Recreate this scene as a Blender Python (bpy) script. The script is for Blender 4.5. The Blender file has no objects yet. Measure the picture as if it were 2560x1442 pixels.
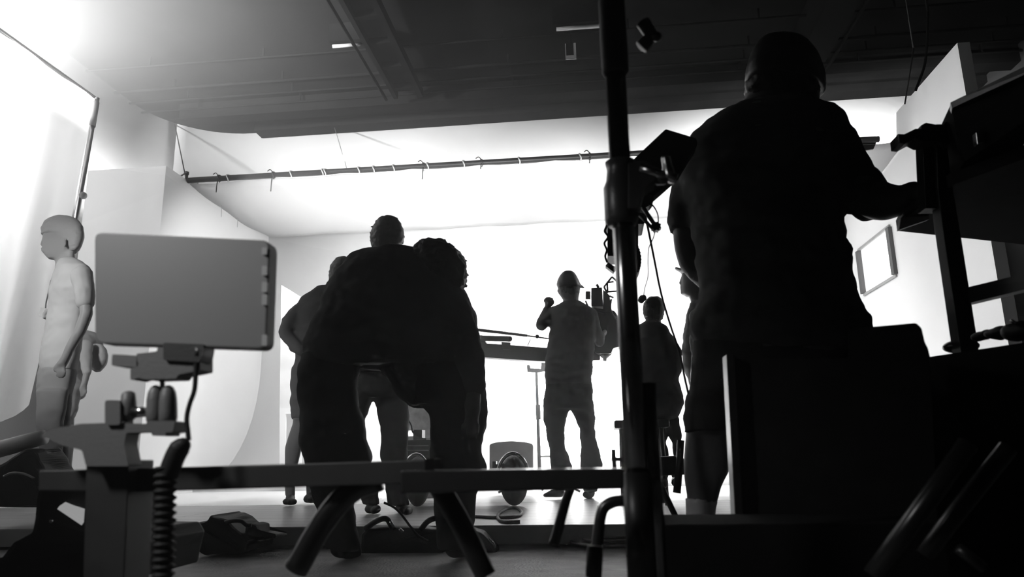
import bpy, bmesh, math, random
from mathutils import Vector, Matrix, noise
random.seed(7)
S = bpy.context.scene
COL = S.collection

# ------------------------------------------------------------------ camera
FPX = 1834.45
YAW, PITCH, ROLL = math.radians(6.14), math.radians(12.99), math.radians(-1.0)
CAMZ = 0.30
HAZE = 0.011
HAZE_LEFT = 0.16
CAM = Vector((0, 0, CAMZ))
fwd = Vector((-math.sin(YAW) * math.cos(PITCH), math.cos(YAW) * math.cos(PITCH), math.sin(PITCH)))
_r = Vector((math.cos(YAW), math.sin(YAW), 0))
_u = _r.cross(fwd)
RT = math.cos(ROLL) * _r + math.sin(ROLL) * _u
UP = -math.sin(ROLL) * _r + math.cos(ROLL) * _u
cd = bpy.data.cameras.new('camera')
cam = bpy.data.objects.new('camera', cd)
COL.objects.link(cam)
cam.matrix_world = Matrix(((RT.x, UP.x, -fwd.x, CAM.x), (RT.y, UP.y, -fwd.y, CAM.y), (RT.z, UP.z, -fwd.z, CAM.z), (0, 0, 0, 1)))
cd.sensor_width = 36
cd.lens = 36 * FPX / 2560
cd.clip_start = 0.02
cd.dof.use_dof = True
cd.dof.focus_distance = 5.2
cd.dof.aperture_fstop = 5.0
S.camera = cam

# ------------------------------------------------------------------ world, exposure
w = bpy.data.worlds.new('world')
S.world = w
w.use_nodes = True
w.node_tree.nodes['Background'].inputs[0].default_value = (1, 1, 1, 1)
w.node_tree.nodes['Background'].inputs[1].default_value = 0.0
# thin haze filling the studio air
vs = w.node_tree.nodes.new('ShaderNodeVolumeScatter')
nt_ = w.node_tree
gg = nt_.nodes.new('ShaderNodeNewGeometry'); sx_ = nt_.nodes.new('ShaderNodeSeparateXYZ'); mr = nt_.nodes.new('ShaderNodeMapRange')
nt_.links.new(gg.outputs['Position'], sx_.inputs[0]); nt_.links.new(sx_.outputs['X'], mr.inputs['Value'])
mr.inputs['From Min'].default_value = 0.6; mr.inputs['From Max'].default_value = -3.6      # density raised leftwards to stand in for lens glare
mr.inputs['To Min'].default_value = HAZE; mr.inputs['To Max'].default_value = HAZE_LEFT
nt_.links.new(mr.outputs[0], vs.inputs['Density'])
vs.inputs['Anisotropy'].default_value = .6
w.node_tree.links.new(vs.outputs[0], w.node_tree.nodes['World Output'].inputs['Volume'])
S.view_settings.view_transform = 'Standard'
S.view_settings.look = 'None'
S.view_settings.gamma = 1
S.view_settings.exposure = 0.0
S.cycles.use_denoising = True
S.cycles.denoising_prefilter = 'ACCURATE'
S.cycles.volume_bounces = 0
S.cycles.max_bounces = 4
S.cycles.diffuse_bounces = 3
S.cycles.glossy_bounces = 2
S.cycles.use_adaptive_sampling = True
S.cycles.adaptive_threshold = 0.035
S.cycles.adaptive_min_samples = 16
S.cycles.volume_max_steps = 24
S.cycles.volume_step_rate = 3.0
w.cycles.volume_step_size = 1.5
S.cycles.sample_clamp_indirect = 6

# ------------------------------------------------------------------ main lights (studio lamps, added unseen fills)
def area(name, loc, target, size, power, size_y=None, spread=180):
    l = bpy.data.lights.new(name, 'AREA')
    l.energy = power
    l.size = size
    if size_y:
        l.shape = 'RECTANGLE'
        l.size_y = size_y
    l.spread = math.radians(spread)
    o = bpy.data.objects.new(name, l)
    COL.objects.link(o)
    o.location = loc
    o.rotation_euler = (Vector(target) - Vector(loc)).to_track_quat('-Z', 'Y').to_euler()
    return o
def point(name, loc, power, radius=0.15):
    l = bpy.data.lights.new(name, 'POINT')
    l.energy = power
    l.shadow_soft_size = radius
    o = bpy.data.objects.new(name, l)
    COL.objects.link(o)
    o.location = loc
    return o
def spot(name, loc, target, power, angle, blend=0.6, radius=0.1):
    l = bpy.data.lights.new(name, 'SPOT')
    l.energy = power
    l.spot_size = math.radians(angle)
    l.spot_blend = blend
    l.shadow_soft_size = radius
    o = bpy.data.objects.new(name, l)
    COL.objects.link(o)
    o.location = loc
    o.rotation_euler = (Vector(target) - Vector(loc)).to_track_quat('-Z', 'Y').to_euler()
    return o
# banks just above the overhead silk, pointing down into the set
area('overhead_light', (-2.4, 8.2, 3.75), (-2.4, 8.3, 0), 2.6, 35, 1.6)
area('overhead_light', (1.0, 8.2, 3.75), (1.0, 8.3, 0), 2.6, 35, 1.6)
# unseen upward lights, added behind the silk to brighten the upper room wall
area('added_wall_fill', (-1.0, 7.4, 3.55), (-1.0, 9.6, 4.2), 3.6, 70, 0.3, 75)
area('added_wall_fill', (2.9, 7.4, 3.55), (3.2, 9.6, 4.2), 3.2, 170, 0.3, 75)
# unseen area lights, added to brighten the white sweep and left set wall
area('added_set_fill', (-1.2, 6.6, 3.0), (-1.4, 9.3, 0.9), 4.4, 330, 0.5, 150)
area('added_set_fill', (2.5, 6.3, 2.4), (-3.4, 10.4, 1.0), 1.0, 55, 1.0, 140)
# studio lamp behind the hanging silk bounced off the left of the ceiling
spot('left_lamp_and_fill', (-5.4, 4.9, 3.5), (-4.6, 5.9, 5.0), 10000, 110)
point('left_lamp_and_fill', (-5.4, 4.6, 3.0), 150, 0.15)
spot('left_lamp_and_fill', (-4.9, 7.7, 3.45), (-5.95, 7.9, 4.5), 420, 130, 0.8, 0.1)  # added lamp hidden on the set wall, brightens the left room wall
point('left_lamp_and_fill', (-5.3, 3.9, 1.5), 45, 0.15)  # second hidden lamp, added to brighten the lower silk
# out-of-view spots, added to lift the monitor and the far-left person
spot('added_left_fill', (-1.2, 0.35, 1.15), (-0.60, 0.95, 0.48), 40, 60, 1.0, 0.08)
spot('added_left_fill', (-3.7, 0.7, 2.3), (-3.1, 4.1, 1.15), 2900, 24, 1.0, 0.3)

# ------------------------------------------------------------------ helpers
def ray(px, py):
    return (px - 1280) / FPX * RT - (py - 721) / FPX * UP + fwd
def W(px, py, Y):
    d = ray(px, py)
    return CAM + d * (Y / d.y)
def WZ(px, py, z):
    d = ray(px, py)
    return CAM + d * ((z - CAMZ) / d.z)
def WX(px, py, x):
    d = ray(px, py)
    return CAM + d * (x / d.x)
def PX(px, py, Y):            # metres per pixel at that place
    d = ray(px, py)
    return (Y / d.y) / FPX
def link(o, parent=None):
    COL.objects.link(o)
    if parent is not None:
        o.parent = parent
    return o
def mesh_obj(name, bm, m, parent=None, smooth=False, origin=None):
    bmesh.ops.recalc_face_normals(bm, faces=bm.faces)
    me = bpy.data.meshes.new(name)
    if parent is not None:
        inv = parent.matrix_world.inverted() if parent.parent is None else None
        p = parent
        off = Vector((0, 0, 0))
        while p is not None:
            off += Vector(p.location)
            p = p.parent
        bmesh.ops.translate(bm, verts=bm.verts, vec=-off)
    elif origin is not None:
        bmesh.ops.translate(bm, verts=bm.verts, vec=-Vector(origin))
    bm.to_mesh(me)
    bm.free()
    if smooth:
        for p in me.polygons:
            p.use_smooth = True
    if m is not None:
        me.materials.append(m)
    o = bpy.data.objects.new(name, me)
    if parent is None and origin is not None:
        o.location = origin
    return link(o, parent)
def thing(name, label, cat, loc=(0, 0, 0), group=None):
    o = bpy.data.objects.new(name, None)
    o.empty_display_size = 0.1
    COL.objects.link(o)
    o.location = loc
    return tag(o, label, cat, group)
def tag(o, label, cat, group=None):
    o['label'] = label
    o['category'] = cat
    if group:
        o['group'] = group
    return o
def struct(o):
    o['kind'] = 'structure'
    return o
def box(bm, a, b, bev=0.0):
    a = Vector(a); b = Vector(b)
    n = bmesh.new()
    bmesh.ops.create_cube(n, size=1)
    s = b - a
    for v in n.verts:
        v.co = Vector((v.co.x * s.x, v.co.y * s.y, v.co.z * s.z)) + (a + b) / 2
    if bev:
        bmesh.ops.bevel(n, geom=n.edges[:] , offset=bev, segments=2, affect='EDGES', profile=0.6)
    merge(bm, n)
def merge(bm, n):
    me = bpy.data.meshes.new('tmp')
    n.to_mesh(me); n.free()
    bm.from_mesh(me)
    bpy.data.meshes.remove(me)
def obox(bm, c, ax, ay, az, bev=0.0):       # oriented box: centre and three half-axes
    n = bmesh.new()
    bmesh.ops.create_cube(n, size=2)
    for v in n.verts:
        v.co = Vector(c) + v.co.x * Vector(ax) + v.co.y * Vector(ay) + v.co.z * Vector(az)
    if bev:
        bmesh.ops.bevel(n, geom=n.edges[:], offset=bev, segments=2, affect='EDGES', profile=0.6)
    merge(bm, n)
def frame_of(d):
    d = Vector(d).normalized()
    a = Vector((0, 0, 1)) if abs(d.z) < 0.9 else Vector((1, 0, 0))
    x = d.cross(a).normalized()
    return x, d.cross(x).normalized()
def tube(bm, pts, r, seg=12, caps=True):     # r a number or list
    pts = [Vector(p) for p in pts]
    rs = r if isinstance(r, (list, tuple)) else [r] * len(pts)
    rings = []
    x = None
    for i, p in enumerate(pts):
        d = (pts[min(i + 1, len(pts) - 1)] - pts[max(i - 1, 0)])
        if d.length < 1e-7:
            d = Vector((0, 0, 1))
        d.normalize()
        if x is None:
            x, y = frame_of(d)
        else:
            x = (x - d * x.dot(d)).normalized()
            y = d.cross(x)
        rings.append([bm.verts.new(p + rs[i] * (math.cos(t) * x + math.sin(t) * y)) for t in [2 * math.pi * k / seg for k in range(seg)]])
    for a, b in zip(rings, rings[1:]):
        for k in range(seg):
            bm.faces.new((a[k], a[(k + 1) % seg], b[(k + 1) % seg], b[k]))
    if caps:
        bm.faces.new(rings[0][::-1]); bm.faces.new(rings[-1])
def spline(pts, n=8):                          # Catmull-Rom through the points
    P = [Vector(p) for p in pts]
    P = [2 * P[0] - P[1]] + P + [2 * P[-1] - P[-2]]
    out = []
    for i in range(1, len(P) - 2):
        for k in range(n):
            t = k / n
            a, b, c, d = P[i - 1], P[i], P[i + 1], P[i + 2]
            out.append(0.5 * ((2 * b) + (c - a) * t + (2 * a - 5 * b + 4 * c - d) * t * t + (3 * b - 3 * c + d - a) * t ** 3))
    out.append(P[-2])
    return out
def ball(bm, c, r, sx=1, sy=1, sz=1, u=16, v=10):
    n = bmesh.new()
    bmesh.ops.create_uvsphere(n, u_segments=u, v_segments=v, radius=1)
    for q in n.verts:
        q.co = Vector((q.co.x * r * sx, q.co.y * r * sy, q.co.z * r * sz)) + Vector(c)
    merge(bm, n)
def prism(bm, poly, dvec):                      # polygon (list of 3D points) pushed along dvec
    a = [bm.verts.new(Vector(p)) for p in poly]
    b = [bm.verts.new(Vector(p) + Vector(dvec)) for p in poly]
    bm.faces.new(a); bm.faces.new(b[::-1])
    for i in range(len(a)):
        j = (i + 1) % len(a)
        bm.faces.new((a[i], b[i], b[j], a[j]))
def cutout(bm, pix, Y, thick):                  # a real plate: outline traced at its own distance
    prism(bm, [W(x, y, Y) for x, y in pix], (0, thick, 0))

# ------------------------------------------------------------------ materials
def mat(name, c, rough=0.6, metal=0.0, var=0.0, vscale=5.0, bump=0.0, bscale=40.0, emit=0.0, trans=0.0, stretch=None, spec=0.5):
    m = bpy.data.materials.new(name)
    m.use_nodes = True
    nt = m.node_tree
    b = nt.nodes['Principled BSDF']
    b.inputs['Roughness'].default_value = rough
    b.inputs['Metallic'].default_value = metal
    b.inputs['Specular IOR Level'].default_value = spec
    tc = nt.nodes.new('ShaderNodeTexCoord')
    mp = nt.nodes.new('ShaderNodeMapping')
    nt.links.new(tc.outputs['Object'], mp.inputs[0])
    if stretch:
        mp.inputs['Scale'].default_value = stretch
    col = (c, c, c, 1) if not isinstance(c, tuple) else c
    b.inputs['Base Color'].default_value = col
    csock = None
    if var:
        n = nt.nodes.new('ShaderNodeTexNoise')
        n.inputs['Scale'].default_value = vscale
        n.inputs['Detail'].default_value = 5
        nt.links.new(mp.outputs[0], n.inputs['Vector'])
        r = nt.nodes.new('ShaderNodeValToRGB')
        r.color_ramp.elements[0].position = 0.3
        r.color_ramp.elements[1].position = 0.7
        r.color_ramp.elements[0].color = (col[0] * (1 - var),) * 3 + (1,)
        r.color_ramp.elements[1].color = (min(1, col[0] * (1 + var)),) * 3 + (1,)
        nt.links.new(n.outputs[0], r.inputs[0])
        nt.links.new(r.outputs[0], b.inputs['Base Color'])
        csock = r.outputs[0]
    if bump:
        n2 = nt.nodes.new('ShaderNodeTexNoise')
        n2.inputs['Scale'].default_value = bscale
        n2.inputs['Detail'].default_value = 4
        nt.links.new(mp.outputs[0], n2.inputs['Vector'])
        bp = nt.nodes.new('ShaderNodeBump')
        bp.inputs['Strength'].default_value = bump
        bp.inputs['Distance'].default_value = 0.02
        nt.links.new(n2.outputs[0], bp.inputs['Height'])
        nt.links.new(bp.outputs[0], b.inputs['Normal'])
    if emit:
        b.inputs['Emission Color'].default_value = (1, 1, 1, 1)
        b.inputs['Emission Strength'].default_value = emit
    if trans:
        t = nt.nodes.new('ShaderNodeBsdfTranslucent')
        t.inputs['Color'].default_value = col
        mx = nt.nodes.new('ShaderNodeMixShader')
        mx.inputs[0].default_value = trans
        nt.links.new(b.outputs[0], mx.inputs[1])
        nt.links.new(t.outputs[0], mx.inputs[2])
        nt.links.new(mx.outputs[0], nt.nodes['Material Output'].inputs[0])
    return m
M = dict(
    wall=mat('painted_wall', 0.80, 0.7, var=0.03, vscale=1.2, bump=0.1, bscale=6),
    flat=mat('set_flat_white', 0.85, 0.55, var=0.02, vscale=2),
    cyc=mat('white_floor', 0.86, 0.3, var=0.03, vscale=3),
    ceil=mat('dark_ceiling', 0.0045, 0.9, var=0.25, vscale=2, bump=0.2, bscale=8, spec=0.0),
    ceil2=mat('ceiling_steel', 0.006, 0.8, var=0.2, vscale=4, spec=0.0),
    floor=mat('studio_floor', 0.22, 0.55, var=0.3, vscale=9, bump=0.4, bscale=90),
    silk=mat('white_silk', 0.92, 0.8, trans=0.65, bump=0.2, bscale=5),
    black=mat('black_paint', 0.010, 0.42, var=0.2, vscale=20, spec=0.3),
    rubber=mat('black_rubber', 0.014, 0.6, spec=0.3, bump=0.03, bscale=80),
    matte=mat('matte_black', 0.008, 0.95, spec=0.05),
    plastic=mat('black_plastic', 0.05, 0.35, bump=0.05, bscale=200),
    chrome=mat('brushed_steel', 0.55, 0.22, metal=1.0, var=0.1, vscale=30),
    alu=mat('aluminium', 0.5, 0.35, metal=1.0, var=0.1, vscale=30),
    grey=mat('grey_plastic', 0.35, 0.5, var=0.1, vscale=12),
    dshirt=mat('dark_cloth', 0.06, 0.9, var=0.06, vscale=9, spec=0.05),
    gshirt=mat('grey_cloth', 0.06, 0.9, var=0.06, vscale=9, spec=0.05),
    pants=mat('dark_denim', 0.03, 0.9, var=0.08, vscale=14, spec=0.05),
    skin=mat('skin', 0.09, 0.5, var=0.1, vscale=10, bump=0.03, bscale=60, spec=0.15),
    hair=mat('black_hair', 0.015, 0.45, var=0.3, vscale=60, bump=0.15, bscale=120, stretch=(1, 1, .2), spec=0.15),
    wood=mat('pale_wood', 0.4, 0.5, var=0.2, vscale=6, stretch=(1, 8, 8)),
)
# ------------------------------------------------------------------ the setting
ZC = 5.0
YB = 9.5          # room back wall
XL = -5.95        # room left wall
XR = 5.2
# floor of the studio (low) and the raised plank stage
bm = bmesh.new(); box(bm, (XL - .5, -3.5, -0.30), (XR + .5, YB + .6, -0.10)); struct(mesh_obj('floor', bm, M['floor']))
def plank_mat():
    m = mat('stage_planks', 0.30, 0.34, bump=0.12, bscale=60, stretch=(.4, 6, 6))
    nt = m.node_tree; b = nt.nodes['Principled BSDF']
    tc = nt.nodes.new('ShaderNodeTexCoord')
    br = nt.nodes.new('ShaderNodeTexBrick')
    br.inputs['Scale'].default_value = 1
    br.inputs['Brick Width'].default_value = 2.4
    br.inputs['Row Height'].default_value = 0.2
    br.inputs['Mortar Size'].default_value = 0.006
    br.inputs['Color1'].default_value = (.46, .46, .46, 1)
    br.inputs['Color2'].default_value = (.56, .56, .56, 1)
    br.inputs['Mortar'].default_value = (.03, .03, .03, 1)
    nt.links.new(tc.outputs['Object'], br.inputs['Vector'])
    n = nt.nodes.new('ShaderNodeTexNoise'); n.inputs['Scale'].default_value = 3; n.inputs['Detail'].default_value = 6
    mp = nt.nodes.new('ShaderNodeMapping'); mp.inputs['Scale'].default_value = (.5, 9, 1)
    nt.links.new(tc.outputs['Object'], mp.inputs[0]); nt.links.new(mp.outputs[0], n.inputs['Vector'])
    mx = nt.nodes.new('ShaderNodeMixRGB'); mx.blend_type = 'MULTIPLY'; mx.inputs[0].default_value = .7
    nt.links.new(br.outputs[0], mx.inputs[1]); nt.links.new(n.outputs[0], mx.inputs[2])
    nt.links.new(mx.outputs[0], b.inputs['Base Color'])
    return m
M['plank'] = plank_mat()
bm = bmesh.new(); box(bm, (XL, 3.50, -0.085), (XR, 5.25, 0.0), 0.006); struct(mesh_obj('floor', bm, M['plank']))
# white painted set floor behind the planks, swept up into the cyclorama wall
bm = bmesh.new()
bm0 = bmesh.new(); box(bm0, (XL, 5.252, -.085), (XR, 7.70, 0.0)); struct(mesh_obj('floor', bm0, M['cyc']))
prof = [(7.7 + 1.5 * math.sin(t), 1.5 - 1.5 * math.cos(t)) for t in [k * math.pi / 2 / 10 for k in range(11)]] + [(9.2, 3.36)]
XC0, XC1 = -4.3, 3.2
for (y0, z0), (y1, z1) in zip(prof, prof[1:]):
    bm.faces.new([bm.verts.new(v) for v in ((XL if y0 < 6 else XC0, y0, z0), (XR if y0 < 6 else XC1, y0, z0), (XR if y0 < 6 else XC1, y1, z1), (XL if y0 < 6 else XC0, y1, z1))])
bmesh.ops.remove_doubles(bm, verts=bm.verts, dist=1e-5)
o = struct(mesh_obj('wall_cyclorama', bm, M['cyc'], smooth=True))
sm = o.modifiers.new('thick', 'SOLIDIFY'); sm.thickness = 0.05; sm.offset = -1
# room walls: left and back joined with a rounded corner
bm = bmesh.new()
R = 1.15
line = [(XL, -3.5), (XL, YB - R)] + [(XL + R - R * math.cos(t), YB - R + R * math.sin(t)) for t in [k * math.pi / 2 / 12 for k in range(1, 13)]] + [(XR, YB)]
def wall_strip(pts, z0, z1, name):
    bm = bmesh.new()
    for a, b in zip(pts, pts[1:]):
        bm.faces.new([bm.verts.new(v) for v in ((a[0], a[1], z0), (b[0], b[1], z0), (b[0], b[1], z1), (a[0], a[1], z1))])
    bmesh.ops.remove_doubles(bm, verts=bm.verts, dist=1e-5)
    o = struct(mesh_obj(name, bm, M['wall'], smooth=True))
    s = o.modifiers.new('thick', 'SOLIDIFY'); s.thickness = 0.1; s.offset = 1
    return o
wall_strip(line[:7], -0.1, ZC, 'wall_left')
wall_strip(line[6:], -0.1, ZC, 'wall_back')
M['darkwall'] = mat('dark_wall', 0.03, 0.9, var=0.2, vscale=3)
bm = bmesh.new(); box(bm, (XR, -3.5, -.1), (XR + .12, YB, ZC)); struct(mesh_obj('wall_right', bm, M['darkwall']))
bm = bmesh.new(); box(bm, (XL, -3.6, -.1), (XR, -3.5, ZC)); struct(mesh_obj('wall_front', bm, M['darkwall']))
bm = bmesh.new(); box(bm, (XL - .3, -3.6, ZC), (XR + .3, YB + .3, ZC + .15)); struct(mesh_obj('ceiling', bm, M['ceil']))
# seams down the back wall
bm = bmesh.new()
for px in (598,):
    p = W(px, 345, YB - .004); box(bm, (p.x - .005, YB - .006, 3.0), (p.x + .005, YB - .001, ZC))
struct(mesh_obj('trim_1', bm, M['grey']))

# left set wall: thick white flat seen end-on
fx0, fx1, fy = -5.17, -4.30, 6.69
bm = bmesh.new(); box(bm, (fx0, fy, 0.0), (fx1, 9.3, 3.31), 0.004)
o = tag(mesh_obj('set_wall', bm, M['flat']), 'tall white set wall on the left, its grey end face behind the monitor', 'set wall')
# right set wall with a recessed window frame
rx = 3.2
p = WX(2393, 107, rx)
RY, RZ = p.y, p.z
q = [WX(a, b, rx) for a, b in ((2150, 632), (2222, 566), (2238, 690), (2168, 728))]
wy0 = (q[1].y + q[2].y) / 2; wy1 = (q[0].y + q[3].y) / 2
wz0 = (q[2].z + q[3].z) / 2; wz1 = (q[0].z + q[1].z) / 2
bm = bmesh.new()
th = 0.10
box(bm, (rx, RY, 0), (rx + th, wy0, RZ)); box(bm, (rx, wy1, 0), (rx + th, 9.4, RZ))
box(bm, (rx, wy0, 0), (rx + th, wy1, wz0)); box(bm, (rx, wy0, wz1), (rx + th, wy1, RZ))
rw = thing('set_wall', 'white set wall on the right with a small framed window', 'set wall', (rx, RY, 0))
mesh_obj('panel', bm, M['flat'], rw)
bm = bmesh.new(); f = .05
wf = mesh_obj('window_frame', (lambda b_: (box(b_, (rx - .02, wy0 - f, wz0 - f * .6), (rx, wy1 + f, wz0)), box(b_, (rx - .02, wy0 - f, wz1), (rx, wy1 + f, wz1 + f * .6)), b_)[2])(bmesh.new()), M['grey'], rw)
M['jamb'] = mat('window_jamb', .09, .6)
for y0_, y1_ in ((wy0 - f * 1.5, wy0), (wy1, wy1 + f * 1.5)):
    bm = bmesh.new(); box(bm, (rx - .04, y0_, wz0), (rx, y1_, wz1)); mesh_obj('jamb', bm, M['jamb'], rw)['label'] = 'dark upright side of the window'
bm = bmesh.new()
bm = bmesh.new(); box(bm, (rx + .02, wy0, wz0), (rx + .03, wy1, wz1)); mesh_obj('window_pane', bm, mat('lit_pane', .8, .4, emit=1.3), rw)
# dark brace in the angle between the two
# pale low partition in front of the sweep, its top edge faint against the white
a = W(1150, 767, 8.9); b = W(1745, 746, 8.9)
bm = bmesh.new(); box(bm, (a.x, 8.85, 0.5), (b.x, 8.91, (a.z + b.z) / 2), .004)
tag(mesh_obj('partition_panel', bm, M['flat']), 'pale low partition behind the camera operator, faint against the white', 'partition')

# overhead silk and its pipes
zp = 3.30
pA = W(465, 450, 6.2); 
def pipe_at(px, py, z=None):
    return WZ(px, py, zp)
PL = WZ(470, 451, zp); PYf = PL.y
PLx = PL.x
bm = bmesh.new()
pe = WX(2100, 380, 3.15)
pts = [Vector((PLx, PYf, zp)), Vector((W(2196, 341, PYf).x, PYf, zp + .0))]
tube(bm, pts, 0.031, 14)
pf = thing('ceiling_pipe', 'long dark pipe hung across the set with cloth ties', 'pipe', (PLx, PYf, zp))
mesh_obj('pipe', bm, M['black'], pf, True)
# cable laced under the pipe
bm = bmesh.new()
cp = []
for k in range(60):
    x = PLx + 1.0 + k * (2.6 - PLx - 1.0) / 59
    cp.append((x, PYf - .012, zp - .030 - .020 * abs(math.sin(k * .42)) ))
tube(bm, cp, .006, 6)
mesh_obj('cable', bm, M['grey'], pf, True)
tails = {685: 38, 550: 32, 1060: 30, 1205: 12, 1477: 14}
for px in (550, 572, 685, 729, 808, 814, 898, 935, 985, 1060, 1070, 1160, 1205, 1299, 1452, 1477):
    d = ray(px, 430); t = PYf / d.y; x = (CAM + d * t).x
    bm = bmesh.new()
    ring = [(x + .01 * math.sin(a * 2), PYf + .037 * math.cos(a), zp + .037 * math.sin(a)) for a in [k * math.pi / 6 for k in range(13)]]
    tube(bm, ring, .007, 6)
    if px in tails:
        l = tails[px] * PX(px, 450, PYf)
        tube(bm, [(x, PYf - .033, zp - .02), (x - .005, PYf - .036, zp - l * .6), (x - .01, PYf - .03, zp - .03 - l)], .006, 6)
        tube(bm, spline([(x, PYf - .03, zp + .02), (x - .03, PYf - .03, zp + .055), (x - .06, PYf - .03, zp + .04)], 5), .005, 6)
    mesh_obj('cloth_tie', bm, M['black'] if px in tails else M['grey'], pf, True)
# side pipe running back along the left set wall
bm = bmesh.new(); tube(bm, [(-4.27, PYf, zp), (-4.27, 9.1, zp)], .02, 10)
sp = thing('side_pipe', 'thin pale pipe along the top of the left set wall', 'pipe', (-4.27, PYf, zp))
mesh_obj('pipe', bm, M['alu'], sp, True)
for px, py in ((492, 473), (552, 516), (592, 545)):
    p = WX(px, py, -4.25); bm = bmesh.new()
    tube(bm, [(-4.27 + .03 * math.cos(a), p.y, zp + .03 * math.sin(a)) for a in [k * math.pi / 5 for k in range(11)]], .008, 6)
    if px != 492:
        tube(bm, [(-4.24, p.y, zp - .02), (-4.235, p.y, zp - .2)], .004, 5)
    mesh_obj('cloth_tie', bm, M['grey'], sp, True)
bm = bmesh.new(); prism(bm, [W(2095, 346, PYf + .05), W(2198, 340, PYf + .05), W(2184, 372, PYf + .05), W(2100, 385, PYf + .05)], (0, .02, 0))
tag(mesh_obj('black_flag', bm, M['black']), 'small black cloth flag at the right end of the long pipe', 'flag')
# silk stretched between
bm = bmesh.new()
nx, ny = 28, 12
g = [[bm.verts.new((-4.29 + 7.47 * i / nx, PYf + .05 + (9.15 - PYf - .05) * j / ny, zp - .02 - .05 * math.sin(math.pi * j / ny) - .012 * math.sin(i * 1.7 + j))) for j in range(ny + 1)] for i in range(nx + 1)]
for i in range(nx):
    for j in range(ny):
        bm.faces.new((g[i][j], g[i + 1][j], g[i + 1][j + 1], g[i][j + 1]))
o = tag(mesh_obj('overhead_silk', bm, M['silk'], smooth=True), 'white diffusion silk stretched flat above the set behind the dark pipe', 'silk')
o.modifiers.new('t', 'SOLIDIFY').thickness = .004
# suspension ropes of the pipe
def rope(a, b, r, label, bits=True, name='rope', mt='black'):
    bm = bmesh.new()
    tube(bm, [a, b], r, 8)
    if bits:
        tube(bm, [Vector(b) + Vector((0, 0, .1)), Vector(b) + Vector((.0, 0, .07))], r * 3.2, 8)
        tube(bm, spline([Vector(b) + Vector((0, 0, .1)), Vector(b) + Vector((-.1, 0, .04)), Vector(b) + Vector((-.2, 0, .03))], 5), r * 1.2, 6)
        tube(bm, [Vector(b) + Vector((0, 0, .08)), Vector(b)], r * 2.4, 8)
    o = mesh_obj(name, bm, M[mt], smooth=True)
    return tag(o, label, 'rope')
def up_to_ceiling(px, py):
    return WZ(px, py, ZC)
a = W(437, 310, PYf); a = CAM + (a - CAM) * ((ZC - CAMZ) / (a.z - CAMZ))
rope((a.x, a.y, ZC), (PLx - .02, PYf, zp), .007, 'dark rope holding up the left end of the long pipe', True)
b = W(867, 432, PYf); a = WZ(838, 318, ZC)
rope((a.x, a.y - .05, ZC), (b.x, PYf, zp + .02), .005, 'thin pale wire holding the long pipe near its middle left', False, 'wire', 'grey')

# ceiling steelwork
def beam(y0, y1, z, x0=XL + .0, x1=XR, name='ceiling_beam', m='ceil2'):
    bm = bmesh.new(); box(bm, (x0, y0, z), (x1, y1, ZC)); return bm
yb1 = WZ(1280, 262, ZC - .28).y
for i, (py, h, wd, lab) in enumerate(((284, .10, .25, 'ledger beam right against the top of the back wall'), (240, .22, .22, 'deep steel ceiling beam nearest in front of the back wall'))):
    y = WZ(1280, py, ZC - h).y
    bm = beam(y, min(y + wd, YB - .001), ZC - h, XL + 1.3 if i == 0 else XL + .6)
    tag(mesh_obj('ceiling_beam', bm, M['ceil2']), lab, 'beam')
for py, r, lab in ((216, .014, 'thin conduit on the ceiling, nearest the back wall'), (190, .014, 'thin conduit on the ceiling, second from the back wall'), (158, .02, 'conduit crossing the ceiling behind the small exit box'), (95, .014, 'thin conduit crossing the ceiling in front of the small box')):
    p = WZ(1280, py, ZC - .12); bm = bmesh.new()
    tube(bm, [(XL + .1, p.y, ZC - .12), (XR, p.y, ZC - .12)], r, 8)
    for k in range(8):
        x = XL + .9 + k * 1.4
        box(bm, (x - .01, p.y - .01, ZC - .12), (x + .01, p.y + .01, ZC))
    tag(mesh_obj('ceiling_conduit', bm, M['ceil2']), lab, 'conduit', 'conduits on the ceiling')
# cable tray running towards the back wall
zt = ZC - .3
a = WZ(985, 248, zt); b = WZ(1062, 252, zt)
x0, x1 = a.x, b.x
ye = a.y
tr = thing('cable_tray', 'wide cable tray running along the ceiling to the back beam', 'cable tray', (x0, ye, zt))
bm = bmesh.new(); box(bm, (x0, 1.5, zt), (x0 + .05, ye, zt + .10)); mesh_obj('side_rail', bm, M['ceil2'], tr)
bm = bmesh.new(); box(bm, (x1 - .07, 1.5, zt), (x1, ye, zt + .10)); mesh_obj('side_rail', bm, M['ceil2'], tr)
bm = bmesh.new(); box(bm, (x0, 1.5, zt + .10), (x1, ye, zt + .11))
mesh_obj('tray_floor', bm, M['ceil2'], tr)
yy = 2.0
while yy < ye:
    bm = bmesh.new(); box(bm, (x0 + .05, yy, zt + .03), (x1 - .07, yy + .06, zt + .10)); yy += .5
    mesh_obj('rung', bm, M['ceil'], tr)
bm = bmesh.new(); tube(bm, [(x0 - .1, 1.5, zt), (x0 - .1, ye, zt)], .02, 8)
tag(mesh_obj('ceiling_conduit', bm, M['ceil2']), 'pipe running beside the left edge of the cable tray', 'conduit', 'conduits on the ceiling')
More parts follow.
